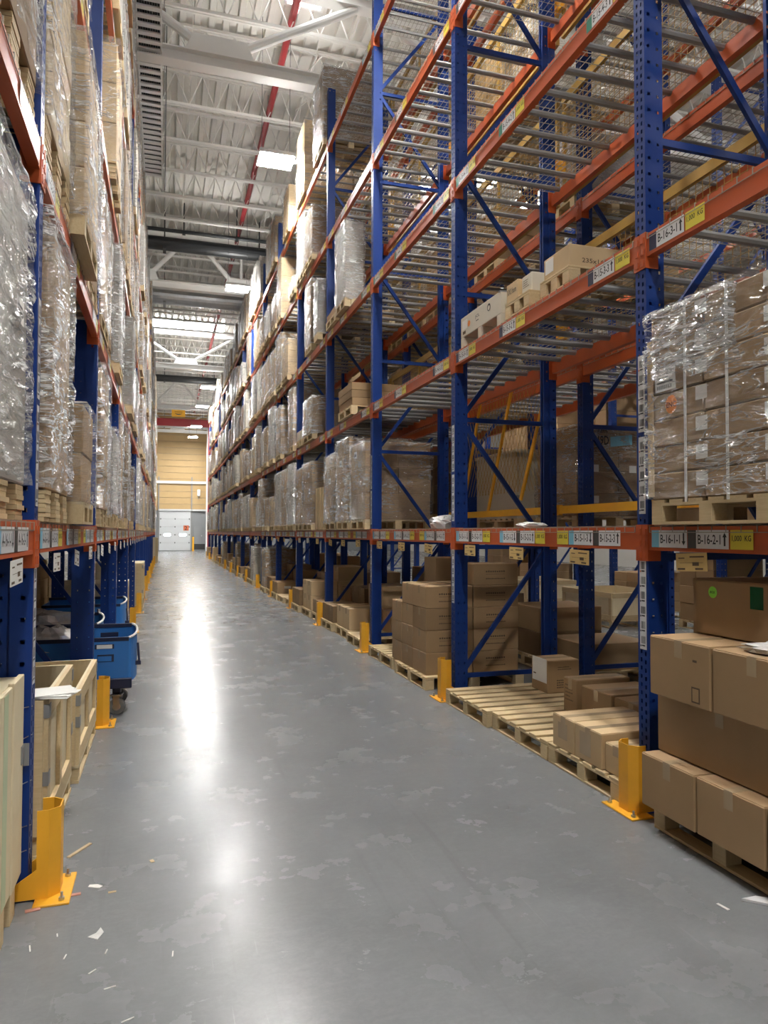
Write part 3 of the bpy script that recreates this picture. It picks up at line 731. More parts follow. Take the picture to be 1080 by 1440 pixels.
def flaps_mesh(dx, dy, dz, m):
    """the two outer flaps of the lid, just proud of the top with the seam between them"""
    def f():
        return MB().box(-dx / 2 + 0.004, dx / 2 - 0.004, -dy / 2 + 0.004, -0.002, dz, dz + 0.0025, m).box(-dx / 2 + 0.004, dx / 2 - 0.004, 0.002, dy / 2 - 0.004, dz, dz + 0.0025, m).mesh('lid_flaps')
    return cached(('fl', round(dx, 3), round(dy, 3), round(dz, 3), m), f)
def carton(label, x0, x1, y0, y1, z0, z1, m='card', group=None, tape='x', rz=0.0, flaps=True, name='carton'):
    """a carton as a thing of its own: body, lid flaps and tape"""
    dx, dy, dz = x1 - x0, y1 - y0, z1 - z0 - 0.004
    t = thing(name, label, 'carton', ((x0 + x1) / 2, (y0 + y1) / 2, z0), rz, group)
    inst('body', carton_mesh(dx, dy, dz, m), t)
    if flaps: inst('lid_flaps', flaps_mesh(dx, dy, dz, m), t)
    if tape: inst('packing_tape', tape_mesh(dx, dy, dz + (0.0025 if flaps else 0), tape), t)
    return t
def stretch(d, w, h, seed, q, rag=0.0):
    """stretch-film shell around a d x w x h load: wrinkled sleeve with rounded corners and a top cap"""
    nx = max(4, int(d * 14 * q)); ny = max(4, int(w * 16 * q)); nz = max(5, int(h * 15 * q)); g = 0.012
    per = []
    for k in range(nx): per.append((-d / 2 + d * k / nx, -w / 2, 0, -1))
    for k in range(ny): per.append((d / 2, -w / 2 + w * k / ny, 1, 0))
    for k in range(nx): per.append((d / 2 - d * k / nx, w / 2, 0, 1))
    for k in range(ny): per.append((-d / 2, w / 2 - w * k / ny, -1, 0))
    n = len(per); V = []; F = []
    for j in range(nz + 1):
        t = j / nz; zz = h * t
        for (x, y, ax, ay) in per:
            p = Vector((x * 3.1 + seed * 7.3, y * 3.1 + seed * 3.7, zz * 9 + (x + y) * 4))
            w1 = noise.noise(p); w2 = noise.noise(Vector((x * 9 + seed, y * 9, zz * 22 + seed)))
            al = (x + y) * (1 if ax == 0 else -1) if False else (x - y); c_ = zz * 0.92 + al * 0.38
            w3 = 1 - abs(2.2 * noise.noise(Vector((al * 1.3 + seed * 5, c_ * 11.0, seed + ax * 3 + ay * 7))))
            w4 = 1 - abs(2.2 * noise.noise(Vector((al * 2.0 + seed * 9, (zz * 0.9 - al * 0.45) * 15.0, seed * 2 + 3.3))))
            off = g + 0.007 * w1 + 0.004 * w2 + 0.010 * w3 + 0.006 * w4
            cx = 1 if abs(abs(x) - d / 2) < 1e-6 else 0; cy = 1 if abs(abs(y) - w / 2) < 1e-6 else 0
            dx_ = (math.copysign(1, x) if cx else 0); dy_ = (math.copysign(1, y) if cy else 0)
            zo = 0.012 * w1 if 0 < j < nz else 0.0
            if j == 0: zo = rag * noise.noise(Vector((x * 6 + seed, y * 6, 1.7)))
            V.append((x + dx_ * max(off, 0.004), y + dy_ * max(off, 0.004), zz + zo + (0.01 if j == nz else 0)))
    for j in range(nz):
        for k in range(n): F.append((j * n + k, j * n + (k + 1) % n, (j + 1) * n + (k + 1) % n, (j + 1) * n + k))
    c = len(V); V.append((0, 0, h + 0.016))
    for k in range(n): F.append((nz * n + k, nz * n + (k + 1) % n, c))
    return V, F
def film_mesh(d, w, h, v, q, m, rag=0.0):
    def f():
        b = MB(); V, F = stretch(d, w, h, v, q, rag); b.add(V, F, m); me = b.mesh('stretch_film')
        me.polygons.foreach_set('use_smooth', [True] * len(me.polygons)); return me
    return cached(('film', round(d, 2), round(w, 2), round(h, 2), v % 3, q, m, rag), f)
def slot_y(rk, k, n):
    """centre of slot n (1 = far end ... 3 = near end) of bay k"""
    L = P - W; return rk['Y0'] + P * k + W + L * ((3 - n) + 0.5) / 3
def shelf_z(l): return 0.0 if l == 0 else LV[l - 1] + BH + 0.012
SHELF = {0: 'floor', 1: 'first shelf', 2: 'second shelf', 3: 'third shelf', 4: 'fourth shelf', 5: 'top shelf'}
DESC = {('card', 'film'): 'clear-wrapped brown carton load', ('card_light', 'film'): 'clear-wrapped pale carton load', ('card_dark', 'film'): 'clear-wrapped dark brown carton load',
        ('panel_grey', 'film'): 'wrapped grey panel load', ('card_white', 'film'): 'wrapped off-white box load', ('card_white', None): 'unwrapped off-white box load',
        ('card', None): 'unwrapped brown carton load', ('card_light', None): 'unwrapped pale carton load', ('card_dark', None): 'unwrapped dark carton load', ('wood', 'film'): 'wrapped stack of wooden boards', ('panel_grey', None): 'bare grey panel load'}
SLOT = {1: 'far slot', 2: 'middle slot', 3: 'near slot'}
def where(rk, k, l, n): return 'bay %s-%d, %s, %s' % (rk['n'], 15 - k, SHELF[l], SLOT[n])
def wrapped(rk, k, l, n, w=0.82, h=1.2, d=1.05, m='card', film='film', ny=2, nz=4, nx=1, yoff=0.0, front=-0.04, v=None, labels=1, z0=None, ph=True, desc=None, q=None):
    """one pallet load that moves as one: pallet, cartons, stretch film, label sheets"""
    s = rk['s']; y = slot_y(rk, k, n) + yoff; x = rk['xf'] + s * (front + d / 2); z = shelf_z(l) if z0 is None else z0
    v = random.randint(0, 2) if v is None else v
    ds = desc or DESC[(m, 'film' if film else None)]
    t = thing('wrapped_load' if film else 'pallet_load', '%s, %s' % (ds, where(rk, k, l, n)), 'pallet load', (x, y, z), 0, 'pallet loads on rack ' + rk['n'])
    h0 = 0.0
    if ph: inst('pallet', pallet_mesh(d + 0.02, w + 0.02), t); h0 = 0.141
    far = k > 6
    q = q or (1.0 if k < 2 else 0.7 if k < 5 else 0.4)
    ny_, nz_ = (ny, nz) if k < 9 else (1, max(2, nz // 2))
    cw, ch, cdp = w / ny_, h / nz_, d / nx
    for a in range(ny_):
        for b in range(nz_):
            for c in range(nx):
                me = cached(('lc', round(cdp, 3), round(cw, 3), round(ch, 3), m), lambda: MB().cbox(-cdp / 2 + 0.002, cdp / 2 - 0.002, -cw / 2 + 0.0025, cw / 2 - 0.0025, 0.001, ch - 0.002, m, 0.006).mesh('carton'))
                j = random.uniform(-0.008, 0.004)
                inst('carton', me, t, (s * j + -d / 2 + cdp * (c + 0.5), -w / 2 + cw * (a + 0.5), h0 + ch * b))
    if film: inst('stretch_film', film_mesh(d + 0.01, w + 0.005, h + 0.03, v, q, film, 0.05 if k < 4 else 0.0), t, (0, 0, h0 - 0.025 if ph else 0.005))
    if labels and k < 9:
        for i in range(labels):
            lb = cached(('lbs', s), lambda: MB().quad((-s * 0.022, s * 0.075, 0), (0, -s, 0), (0, 0, 1), 0.15, 0.10, 'paper', 0.001).quad((-s * 0.022, s * 0.06, 0.06), (0, -s, 0), (0, 0, 1), 0.10, 0.012, 'ink', 0.002)
                        .quad((-s * 0.022, s * 0.06, 0.03), (0, -s, 0), (0, 0, 1), 0.11, 0.02, 'ink', 0.002).mesh('label_sheet'))
            inst('label_sheet', lb, t, (-s * d / 2, random.uniform(-w / 2 + 0.1, w / 2 - 0.1), h0 + h * random.uniform(0.35, 0.9)))
    return t
def boards_under(rk, k, l, n, w, d, hh, yoff=0.0, front=-0.04):
    """stack of wooden boards / dunnage bundles carried under a wrapped load"""
    s = rk['s']; y = slot_y(rk, k, n) + yoff; x = rk['xf'] + s * (front + d / 2); z = shelf_z(l)
    t = thing('timber_stack', 'pale timber strips under wrapped load, ' + where(rk, k, l, n), 'timber', (x, y, z), 0, 'timber stacks on rack ' + rk['n'])
    nn = int(hh / 0.022)
    for c in (-w / 2 + 0.09, 0, w / 2 - 0.09):
        for i in range(nn):
            inst('timber_strip', cached(('ts', round(d, 2)), lambda: MB().box(-d / 2, d / 2, -0.08, 0.08, 0, 0.0205, 'wood').mesh('timber_strip')), t, (random.uniform(-0.006, 0.006), c + random.uniform(-0.004, 0.004), i * 0.022))
    return z + nn * 0.022

# ---------------- rack B, shelves: what the photograph shows, bay by bay
Wr = lambda *a, **kw: wrapped(RB, *a, **kw)
Wr(2, 1, 1, w=0.82, h=1.15, m='card', ny=2, nz=5, film='film_heavy', v=0, labels=2, front=-0.03, yoff=0.02)
Wr(2, 1, 2, w=0.78, h=1.30, m='card', ny=2, nz=5, film='film_heavy', v=1, labels=2, front=-0.05)
Wr(2, 1, 3, w=0.78, h=1.12, m='card', ny=2, nz=3, nx=2, film='film', v=2, labels=1, front=-0.06, yoff=-0.02, d=1.0)
Wr(2, 2, 2, w=0.85, h=0.36, m='card', ny=1, nz=3, film=None, labels=0, yoff=-0.1, desc='three flat brown cartons on pallet')
Wr(2, 3, 2, w=0.62, h=1.25, m='panel_grey', ny=1, nz=1, film='film_heavy', v=0, front=-0.07, d=0.3, yoff=0.12, labels=2)
Wr(2, 3, 1, w=0.70, h=0.12, m='card', ny=2, nz=1, film=None, labels=0)
Wr(3, 1, 1, w=0.80, h=1.15, m='card', ny=2, nz=3, film='film', labels=1)
t = Wr(3, 1, 2, w=0.92, h=1.20, m='card', ny=1, nz=3, film='film', v=2, labels=2, yoff=0.02)
MB().quad((-0.30, -0.485, 1.20), (1, 0, 0), (0, 0, 1), 0.30, 0.13, 'sticker_blue', 0.001).build('blue_sticker', t)
t = pallet_thing('wooden pallet standing on edge in bay B-12 first shelf', 2.92, slot_y(RB, 3, 3), shelf_z(1) + 0.40, 0.78, 0.78, 'pallets on rack B shelves'); t.rotation_euler = (0, -math.pi / 2, 0)
Wr(3, 2, 2, w=0.95, h=0.70, m='card_dark', ny=2, nz=2, film='film_heavy', v=1)
Wr(3, 2, 1, w=0.60, h=0.20, m='card_white', ny=2, nz=1, film=None, labels=0)
Wr(3, 3, 2, w=0.60, h=1.30, m='card_dark', ny=1, nz=4, film='film_heavy', v=0, d=0.9)
Wr(3, 3, 3, w=0.30, h=1.00, m='panel_grey', ny=1, nz=1, film='film_heavy', v=1, d=0.8, front=-0.08)
Wr(3, 4, 1, w=0.80, h=1.25, m='card_white', ny=1, nz=2, film='film', v=0)
Wr(3, 4, 2, w=0.80, h=0.95, m='card_dark', ny=2, nz=4, film='film_heavy', v=1, front=-0.05)
Wr(3, 5, 1, w=0.90, h=1.40, m='card_light', ny=1, nz=3, film='film_thin', v=2, front=-0.05)
Wr(3, 5, 3, w=0.90, h=1.35, yoff=0.02, m='card_dark', ny=3, nz=5, film='film_heavy', v=0, front=-0.05)
Wr(4, 1, 1, w=0.85, h=1.30, m='panel_grey', ny=1, nz=1, film='film', v=1); Wr(4, 1, 2, w=0.85, h=1.30, m='card', ny=2, nz=3, film='film_heavy', v=0)
Wr(4, 1, 3, w=0.80, h=1.35, m='panel_grey', ny=2, nz=1, film='film_heavy', v=2)
Wr(4, 2, 3, w=0.55, h=1.30, m='card', ny=1, nz=4, film='film', v=0)
Wr(4, 2, 1, w=0.80, h=1.2, m='card', ny=2, nz=3, film='film_heavy', v=1)
Wr(4, 3, 2, w=0.85, h=0.85, m='card_light', ny=1, nz=3, film='film_thin', v=1); Wr(4, 3, 1, w=0.80, h=1.25, m='card', ny=1, nz=4, film='film', v=2)
Wr(4, 4, 1, w=0.62, h=1.40, m='card_light', ny=1, nz=3, film='film_thin', v=0); Wr(4, 4, 3, w=0.70, h=0.25, m='panel_grey', ny=2, nz=1, film='film', v=1)
Wr(4, 5, 2, w=0.80, h=1.00, m='card_light', ny=1, nz=2, film='film_thin', v=0)
rs = random.Random(5)
TYPES = [('card', 'film', 2, 4), ('card', 'film_heavy', 2, 4), ('panel_grey', 'film_heavy', 1, 1), ('card_white', 'film', 1, 2), ('card_light', 'film_thin', 2, 3), ('card_dark', 'film_heavy', 2, 4), ('panel_grey', 'film', 2, 1)]
for k in range(5, 15):
    for l in range(1, 6):
        for n in (1, 2, 3):
            if rs.random() < (0.12 if l < 4 else 0.22): continue
            m, fl, ny, nz = rs.choice(TYPES)
            Wr(k, l, n, w=rs.choice((0.62, 0.72, 0.82, 0.86)), h=rs.choice((0.75, 0.95, 1.10, 1.25, 1.35)), m=m, ny=ny, nz=nz, film=fl, v=rs.randint(0, 2), front=-rs.uniform(0.02, 0.10), labels=1 if rs.random() < 0.4 else 0)

# ---------------- rack A, shelves
Wl = lambda *a, **kw: wrapped(RA, *a, **kw)
def tall_left(k, l, n, w, h, m, ny, nz, film, v, front, hh=0.16, yoff=0.0, **kw):
    z = boards_under(RA, k, l, n, w, 1.05, hh, yoff, front)
    return Wl(k, l, n, w=w, h=h, m=m, ny=ny, nz=nz, film=film, v=v, front=front, z0=z + 0.002, ph=False, yoff=yoff, **kw)
tall_left(-1, 1, 1, 0.84, 1.28, 'panel_grey', 1, 1, 'film_heavy', 0, 0.035, q=3.0, labels=1)
tall_left(-1, 1, 2, 0.86, 1.32, 'card', 1, 2, 'film_heavy', 1, 0.0, q=3.0, labels=0)
tall_left(-1, 1, 3, 0.86, 1.32, 'card', 1, 2, 'film_heavy', 2, -0.06, q=1.0)
tall_left(0, 1, 3, 0.84, 1.33, 'card', 1, 1, 'film_heavy', 1, -0.02, q=3.0, labels=1)
Wl(0, 1, 2, w=0.62, h=0.62, m='card', ny=1, nz=2, film='film_thin', v=1, front=-0.07, q=1.0, labels=0, yoff=0.05)
tall_left(-1, 2, 1, 0.88, 1.25, 'card', 1, 2, 'film_heavy', 1, 0.02, q=3.0, labels=0, hh=0.2)
tall_left(-1, 2, 2, 0.88, 1.25, 'panel_grey', 1, 1, 'film_heavy', 0, 0.0, q=3.0, labels=0, hh=0.18)
tall_left(-1, 2, 3, 0.88, 1.25, 'panel_grey', 1, 1, 'film_heavy', 2, 0.0, q=1.0, labels=0, hh=0.18)
tall_left(0, 2, 3, 0.86, 1.25, 'wood', 1, 8, 'film_heavy', 2, 0.0, q=3.0, labels=0, hh=0.2)
Wl(0, 2, 2, w=0.84, h=1.15, m='card_light', ny=1, nz=4, film='film_heavy', v=1, front=-0.07, q=1.0)
tall_left(0, 2, 1, 0.84, 1.28, 'card', 1, 2, 'film_heavy', 0, 0.0, q=1.0, labels=0)
rs = random.Random(21)
for k in range(-1, 15):
    for l in range(1, 6):
        if k in (-1, 0) and l in (1, 2): continue
        if k == -1 and l > 4: continue
        for n in (1, 2, 3):
            if rs.random() < (0.06 if l < 5 else 0.2): continue
            m, fl, ny, nz = rs.choice(TYPES + [('card', 'film_heavy', 1, 2), ('panel_grey', 'film_heavy', 1, 1)])
            kw = dict(w=rs.choice((0.72, 0.82, 0.86)), h=rs.choice((0.95, 1.15, 1.25, 1.35)), m=m, ny=ny, nz=nz, v=rs.randint(0, 2), front=rs.uniform(-0.07, 0.04), labels=1 if rs.random() < 0.35 else 0)
            if k in (0, 1, 2, 3) and l in (1, 2, 3) and rs.random() < 0.45:
                kw.pop('labels'); kw['h'] = min(kw['h'], 1.25); tall_left(k, l, n, kw.pop('w'), kw.pop('h'), kw.pop('m'), kw.pop('ny'), kw.pop('nz'), fl, kw.pop('v'), kw.pop('front'), **kw)
            else: Wl(k, l, n, film=fl, **kw)

# ---------------- racks C and D, glimpsed through rack B
rs = random.Random(9)
for k in range(-1, 6):
    for l in range(1, 6):
        for n in (1, 2, 3):
            if k in (0, 1) and l == 1: continue
            if rs.random() < (0.78 if k < 3 else 0.5): continue
            m, fl, ny, nz = rs.choice(TYPES)
            wrapped(RC, k, l, n, w=rs.choice((0.72, 0.82)), h=rs.choice((0.75, 1.0, 1.2)), m=m, ny=ny, nz=nz, film=fl if rs.random() < 0.4 else None, v=0, front=0.05, labels=0, q=0.4)
for k in range(-1, 5):
    for l in range(0, 3):
        for n in (1, 2, 3):
            if rs.random() < 0.35: continue
            m, fl, ny, nz = rs.choice([q_ for q_ in TYPES if q_[0] in ('card', 'card_dark')])
            wrapped(RD, k, l, n, w=0.82, h=rs.choice((0.75, 1.0, 1.2)), m=m, ny=ny, nz=nz, film=None, v=0, front=0.0, labels=0, q=0.4)
for k in range(-1, 4):
    for l in (0, 1):
        for n in (1, 2, 3):
            if rs.random() < 0.15: continue
            m, fl, ny, nz = rs.choice(TYPES)
            wrapped(RE, k, l, n, w=0.82, h=rs.choice((0.75, 1.0, 1.2)), m=m, ny=ny, nz=nz, film=None, v=0, front=0.0, labels=0, q=0.4)
def crumple(rx, ry, rz, seed, n=22):
    """heap of crumpled film: a lump with sharp random folds and a flat underside"""
    V = []; F = []; m_ = n // 2
    for j in range(m_ + 1):
        for i in range(n):
            th = math.pi * j / m_; ph = 2 * math.pi * i / n; p = Vector((math.sin(th) * math.cos(ph), math.sin(th) * math.sin(ph), math.cos(th)))
            a = 1 + 0.35 * noise.noise(p * 2.3 + Vector((seed, 0, 0))) + 0.30 * abs(noise.noise(p * 5.5 + Vector((0, seed, 0)))) + 0.16 * noise.noise(p * 13 + Vector((0, 0, seed)))
            V.append((p.x * a * rx, p.y * a * ry, max(0.0, rz * (0.45 + 0.55 * p.z * a) if p.z > -0.4 else 0.0)))
    for j in range(m_):
        for i in range(n): F.append((j * n + i, (j + 1) * n + i, (j + 1) * n + (i + 1) % n, j * n + (i + 1) % n))
    return V, F
# ------------------------------------------------------------------ yellow column guards
def guard(x, y, s, label):
    t = thing('column_guard', label, 'column guard', (x, y, 0), 0, 'yellow column guards')
    def body():
        b = MB(); o = [(0.095, -0.085), (0.045, -0.085), (0.0, -0.045), (0.0, 0.045), (0.045, 0.085), (0.095, 0.085)]
        i = [(0.095, -0.079), (0.047, -0.079), (0.006, -0.042), (0.006, 0.042), (0.047, 0.079), (0.095, 0.079)]
        for a in range(5): b.prism([(s * o[a][0], o[a][1]), (s * o[a + 1][0], o[a + 1][1]), (s * i[a + 1][0], i[a + 1][1]), (s * i[a][0], i[a][1])], 'z', 0.01, 0.40, 'yellow')
        return b.mesh('guard_body')
    inst('guard_body', cached(('gb', s), body), t)
    inst('base_plate', cached(('gp', s), lambda: MB().cbox(*sorted((-s * 0.05, s * 0.10)), -0.15, 0.15, 0, 0.010, 'yellow', 0.002).mesh('base_plate')), t)
    for q in (-1, 1):
        inst('anchor_bolt', cached('gbolt', lambda: MB().tube((0, 0, 0.010), (0, 0, 0.022), 0.014, 'steel', 6).tube((0, 0, 0.022), (0, 0, 0.045), 0.006, 'steel', 6).mesh('anchor_bolt')), t, (-s * 0.015, q * 0.115, 0))
        inst('side_gusset', cached(('gg', s), lambda: MB().prism([(s * 0.095, 0.012), (s * 0.20, 0.012), (s * 0.20, 0.07), (s * 0.095, 0.14)], 'y', -0.003, 0.003, 'yellow').mesh('side_gusset')), t, (0, q * 0.082, 0))
for k in range(0, 16): guard(2.63, RB['Y0'] + P * k + W / 2, 1, 'yellow column guard at foot of rack B, %s from the viewer' % ORD[k + 1])
for k in range(0, 16): guard(-0.435, RA['Y0'] + P * k + W / 2 - 0.01, -1, 'yellow column guard at foot of rack A, %s from the viewer' % ORD[k + 1])

# ------------------------------------------------------------------ bay B-16 floor: big cartons
pallet_thing('wooden pallet under the biggest plain cartons, bay B-16 floor', 3.20, 2.93, 0, 1.10, 0.98)
pallet_thing('wooden pallet at the frame edge, bay B-16 floor', 3.20, 1.90, 0, 1.10, 0.98)
G16 = 'big plain cartons, bay 16 floor'
c = carton('bottom-row open-edged carton beside first yellow guard, bay B-16', 2.57, 3.10, 3.005, 3.42, 0.143, 0.43, 'card', G16, 'x')
c = carton('bottom-row carton, second from first yellow guard, bay B-16', 2.575, 3.10, 2.57, 2.995, 0.143, 0.43, 'card', G16, 'x')
c = carton('bottom-row carton at the frame edge, bay B-16', 2.58, 3.10, 2.10, 2.56, 0.143, 0.43, 'card', G16, 'x')
c = carton('wide carton in second row above the guard, bay B-16', 2.68, 3.22, 2.48, 3.42, 0.434, 0.765, 'card', G16, 'x')
c = carton('wide second-row carton at the frame edge, bay B-16', 2.68, 3.22, 1.65, 2.47, 0.434, 0.765, 'card', G16, 'x')
c = carton('overhanging third-row carton with torn handle slot, beside first rack B post', 2.585, 3.15, 2.905, 3.36, 0.77, 1.09, 'card', G16, 'x')
MB().quad((-0.284, -0.10, 0.02), (0, -1, 0), (0, 0, 1), 0.06, 0.08, 'ink_soft', 0.001).quad((-0.284, -0.108, 0.028), (0, -1, 0), (0, 0, 1), 0.044, 0.064, 'card', 0.0016).quad((-0.284, -0.11, 0.225), (0, -1, 0), (0, 0, 1), 0.03, 0.012, 'ink_soft', 0.001).build('printed_mark', c)
c = carton('overhanging third-row carton under crumpled film, bay B-16', 2.59, 3.15, 2.40, 2.895, 0.77, 1.085, 'card', G16, 'x')
c = carton('third-row carton at the frame edge, bay B-16', 2.59, 3.15, 1.9, 2.39, 0.77, 1.085, 'card', G16, 'x')
c = carton('topmost carton with green tape and round green sticker, bay B-16', 2.88, 3.45, 2.35, 3.34, 1.095, 1.40, 'card', G16, None)
b = MB(); b.quad((-0.287, 0.10, 0.17), (0, -1, 0), (0, 0, 1), 0.085, 0.115, 'tape_green', 0.001); b.build('green_tape', c)
n = 20; V = [(-0.288, 0.36 + 0.032 * math.cos(2 * math.pi * i / n), 0.235 + 0.032 * math.sin(2 * math.pi * i / n)) for i in range(n)]
b = MB().add(V, [tuple(range(n))], 'sticker_green'); fit(b, 'BOX', 0.036, 0.014, (-0.2885, 0.378, 0.228), (0, -1, 0), (0, 0, 1), 'ink', 0.0006); b.build('round_sticker', c)
carton('brown carton with white slip behind first rack B post', 3.50, 3.95, 2.95, 3.45, 0.77, 1.36, 'card', G16, None)
carton('brown carton at the back on bay 16 pallet, lower', 3.24, 3.70, 2.50, 3.42, 0.143, 0.765, 'card_dark', G16, None)
tag(MB().add(*crumple(0.16 / 2, 0.34 / 2, 0.035 * 1.3, 4), 'film_bag').build('film_scrap', None, (2.75, 2.62, 1.09), 0.3), 'crumpled clear film lying on third-row carton, bay B-16', 'plastic film')

# tall strapped load on the first shelf of bay 16
def strapped(y0, y1, label, nlab):
    d, w_, h = 1.10, y1 - y0, 1.06; t = thing('strapped_load', label, 'pallet load', (2.70 + d / 2, (y0 + y1) / 2, shelf_z(1)), 0, 'pallet loads on rack B')
    inst('pallet', pallet_mesh(d, w_), t); ch = h / 7
    for z in range(7):
        for a in range(2):
            for c_ in range(2):
                cw = w_ / 2
                inst('carton', cached(('sl', round(cw, 3)), lambda: MB().cbox(-0.272, 0.272, -cw / 2 + 0.003, cw / 2 - 0.003, 0.001, ch - 0.004, 'card', 0.007).mesh('carton')), t,
                     (-0.276 + 0.55 * c_ + random.uniform(-0.008, 0.004), -w_ / 2 + cw * (a + 0.5), 0.141 + ch * z))
    for z in range(7):
        for y in (w_ / 2 - w_ * 0.44, -w_ / 2 + 0.02):
            inst('carton_label', cached('clb', lambda: MB().quad((0, 0, 0), (0, -1, 0), (0, 0, 1), 0.085, 0.075, 'paper', 0.0005).mesh('carton_label')), t, (-d / 2 - 0.010, y, 0.141 + ch * z + 0.05 + (0.0 if z % 3 else 0.012)))
    for y in (w_ / 2 - 0.30, -w_ / 2 + 0.25):
        MB().box(-d / 2 - 0.016, -d / 2 - 0.013, y - 0.009, y + 0.009, 0.12, 0.141 + h + 0.012, 'strap').box(-d / 2 - 0.016, d / 2 + 0.012, y - 0.009, y + 0.009, 0.141 + h + 0.009, 0.141 + h + 0.012, 'strap').build('strap', t)
    MB().box(-d / 2 - 0.018, -d / 2 - 0.012, w_ / 2 - 0.04, w_ / 2 + 0.008, 0.16, 1.06, 'card_light').box(-d / 2 - 0.018, -d / 2 + 0.04, w_ / 2 + 0.003, w_ / 2 + 0.008, 0.16, 1.06, 'card_light').build('corner_board', t)
    b = MB().quad((-d / 2 - 0.022, w_ / 2 - 0.07, 0.75), (0, -1, 0), (0, 0.06, 1), 0.17, 0.125, 'paper', 0.001)
    for z, a_ in ((0.84, 0.12), (0.82, 0.09), (0.795, 0.13)): b.quad((-d / 2 - 0.022, w_ / 2 - 0.085, z), (0, -1, 0), (0, 0, 1), a_, 0.010, 'ink', 0.002)
    for i in range(14): b.quad((-d / 2 - 0.022, w_ / 2 - 0.085 - i * 0.009, 0.762), (0, -1, 0), (0, 0, 1), 0.004, 0.022, 'ink', 0.002)
    b.build('shipping_label', t)
    V = [(-d / 2 - 0.023, w_ / 2 - 0.20 + 0.045 * math.cos(2 * math.pi * i / 20), 0.665 + 0.052 * math.sin(2 * math.pi * i / 20)) for i in range(20)]
    b = MB().add(V, [tuple(range(20))], 'sticker_orange'); fit(b, 'ENC', 0.075, 0.03, (-d / 2 - 0.0235, w_ / 2 - 0.163, 0.65), (0, -1, 0), (0, 0, 1), 'ink', 0.001); b.build('round_sticker', t)
    inst('stretch_film', film_mesh(d + 0.02, w_ + 0.02, h + 0.01, 1, 2.0, 'film_thin'), t, (0, 0, 0.145))
    sk = MB(); V, F = stretch(0.02, 0.52, 0.36, 2, 3.0, 0.12); sk.add([(x, y, z + 0.10 * abs(y) * (1 - z / 0.36) ** 2) for x, y, z in V], F, 'film_heavy'); sk.build('loose_film', t, (-d / 2 - 0.03, 0.06, 0.83), 0, True)
    return t
strapped(2.63, 3.48, 'strapped carton load with orange round sticker, bay B-16 first shelf', 2)
Wr(-1, 1, 2, w=0.84, h=1.1, m='card', ny=2, nz=6, film='film', v=0, front=-0.06, z0=shelf_z(1), yoff=-0.1)

# ------------------------------------------------------------------ bay B-15
pallet_thing('empty wooden pallet beside second yellow guard of rack B', 3.17, 6.01, 0, 1.08, 0.92)
pallet_thing('empty-fronted wooden pallet in the middle of bay B-15', 3.22, 5.08, 0, 1.10, 0.90)
pallet_thing('wooden pallet under long cartons beside first yellow guard of rack B', 3.22, 4.19, 0, 1.10, 0.84)
G15 = 'cartons on bay 15 floor pallets'
def slip(c, dx, y, z, w_, h, m='tape'):
    MB().quad((-dx / 2, y, z), (0, -1, 0), (0, 0, 1), w_, h, m, 0.0035).build('document_pouch', c)
c = carton('long low carton with clear pouch, farther of two, bay B-15', 2.68, 3.27, 4.285, 4.56, 0.143, 0.37, 'card_light', G15, 'x'); slip(c, 0.59, 0.06, 0.07, 0.12, 0.11)
c = carton('long low carton with two pouches, nearer of two, bay B-15', 2.68, 3.27, 3.965, 4.275, 0.143, 0.37, 'card_light', G15, 'x'); slip(c, 0.59, 0.09, 0.04, 0.13, 0.15)
c = carton('small low carton behind first yellow guard, bay B-15', 2.70, 3.25, 3.735, 3.955, 0.143, 0.325, 'card_light', G15, 'x')
def print_lines(c, x0, y, z, wd, nl, hh=0.012, step=0.028, face='y', dim=0.0):
    b = MB(); rr = random.Random(int(x0 * 100) + nl)
    for i in range(nl):
        a = wd * rr.uniform(0.6, 1.0); n_ = max(4, int(a / (hh * 1.25)))
        for j in range(n_):
            o = (x0 + j * a / n_, y, z - i * step) if face == 'y' else (y, x0 - j * a / n_, z - i * step)
            b.quad(o, (1, 0, 0) if face == 'y' else (0, -1, 0), (0, 0, 1), a / n_ * 0.72, hh * rr.uniform(0.7, 1), 'ink_soft', 0.001)
    b.build('printed_text', c)
c = carton('upright small carton with printed end beside empty pallet, bay B-15', 3.28, 3.80, 5.20, 5.40, 0.143, 0.43, 'card', G15, 'x'); print_lines(c, 0.07, -0.26, 0.22, 0.12, 5, 0.012, 0.03, 'x')
c = carton('brown carton in the middle of the back row, bay B-15', 3.32, 3.85, 4.78, 5.19, 0.143, 0.395, 'card', G15, 'x'); slip(c, 0.53, 0.03, 0.05, 0.06, 0.05, 'paper')
c = carton('brown carton at the near end of the back row, bay B-15', 3.34, 3.87, 4.36, 4.77, 0.143, 0.385, 'card', G15, 'x'); slip(c, 0.53, 0.05, 0.05, 0.06, 0.05, 'paper')
c = carton('small carton with white sheet on its side on empty pallet, bay B-15', 3.46, 3.80, 5.98, 6.28, 0.143, 0.45, 'card', G15, 'x')
MB().quad((-0.17, 0.13, 0.09), (0, -1, 0), (0, 0, 1), 0.27, 0.225, 'paper', 0.002).quad((-0.17, 0.11, 0.15), (0, -1, 0), (0, 0, 1), 0.05, 0.012, 'ink_soft', 0.003).build('white_sheet', c)
print_lines(c, -0.06, -0.15, 0.235, 0.18, 2, 0.010, 0.02); print_lines(c, -0.07, -0.15, 0.11, 0.19, 4, 0.014, 0.022)
c = carton('tall lower carton behind first rack B post, bay 15 back', 3.55, 4.05, 3.74, 4.20, 0.143, 0.80, 'card', G15, None)
c = carton('tall upper carton behind first rack B post, bay 15 back', 3.58, 4.05, 3.74, 4.18, 0.803, 1.34, 'card', G15, None)

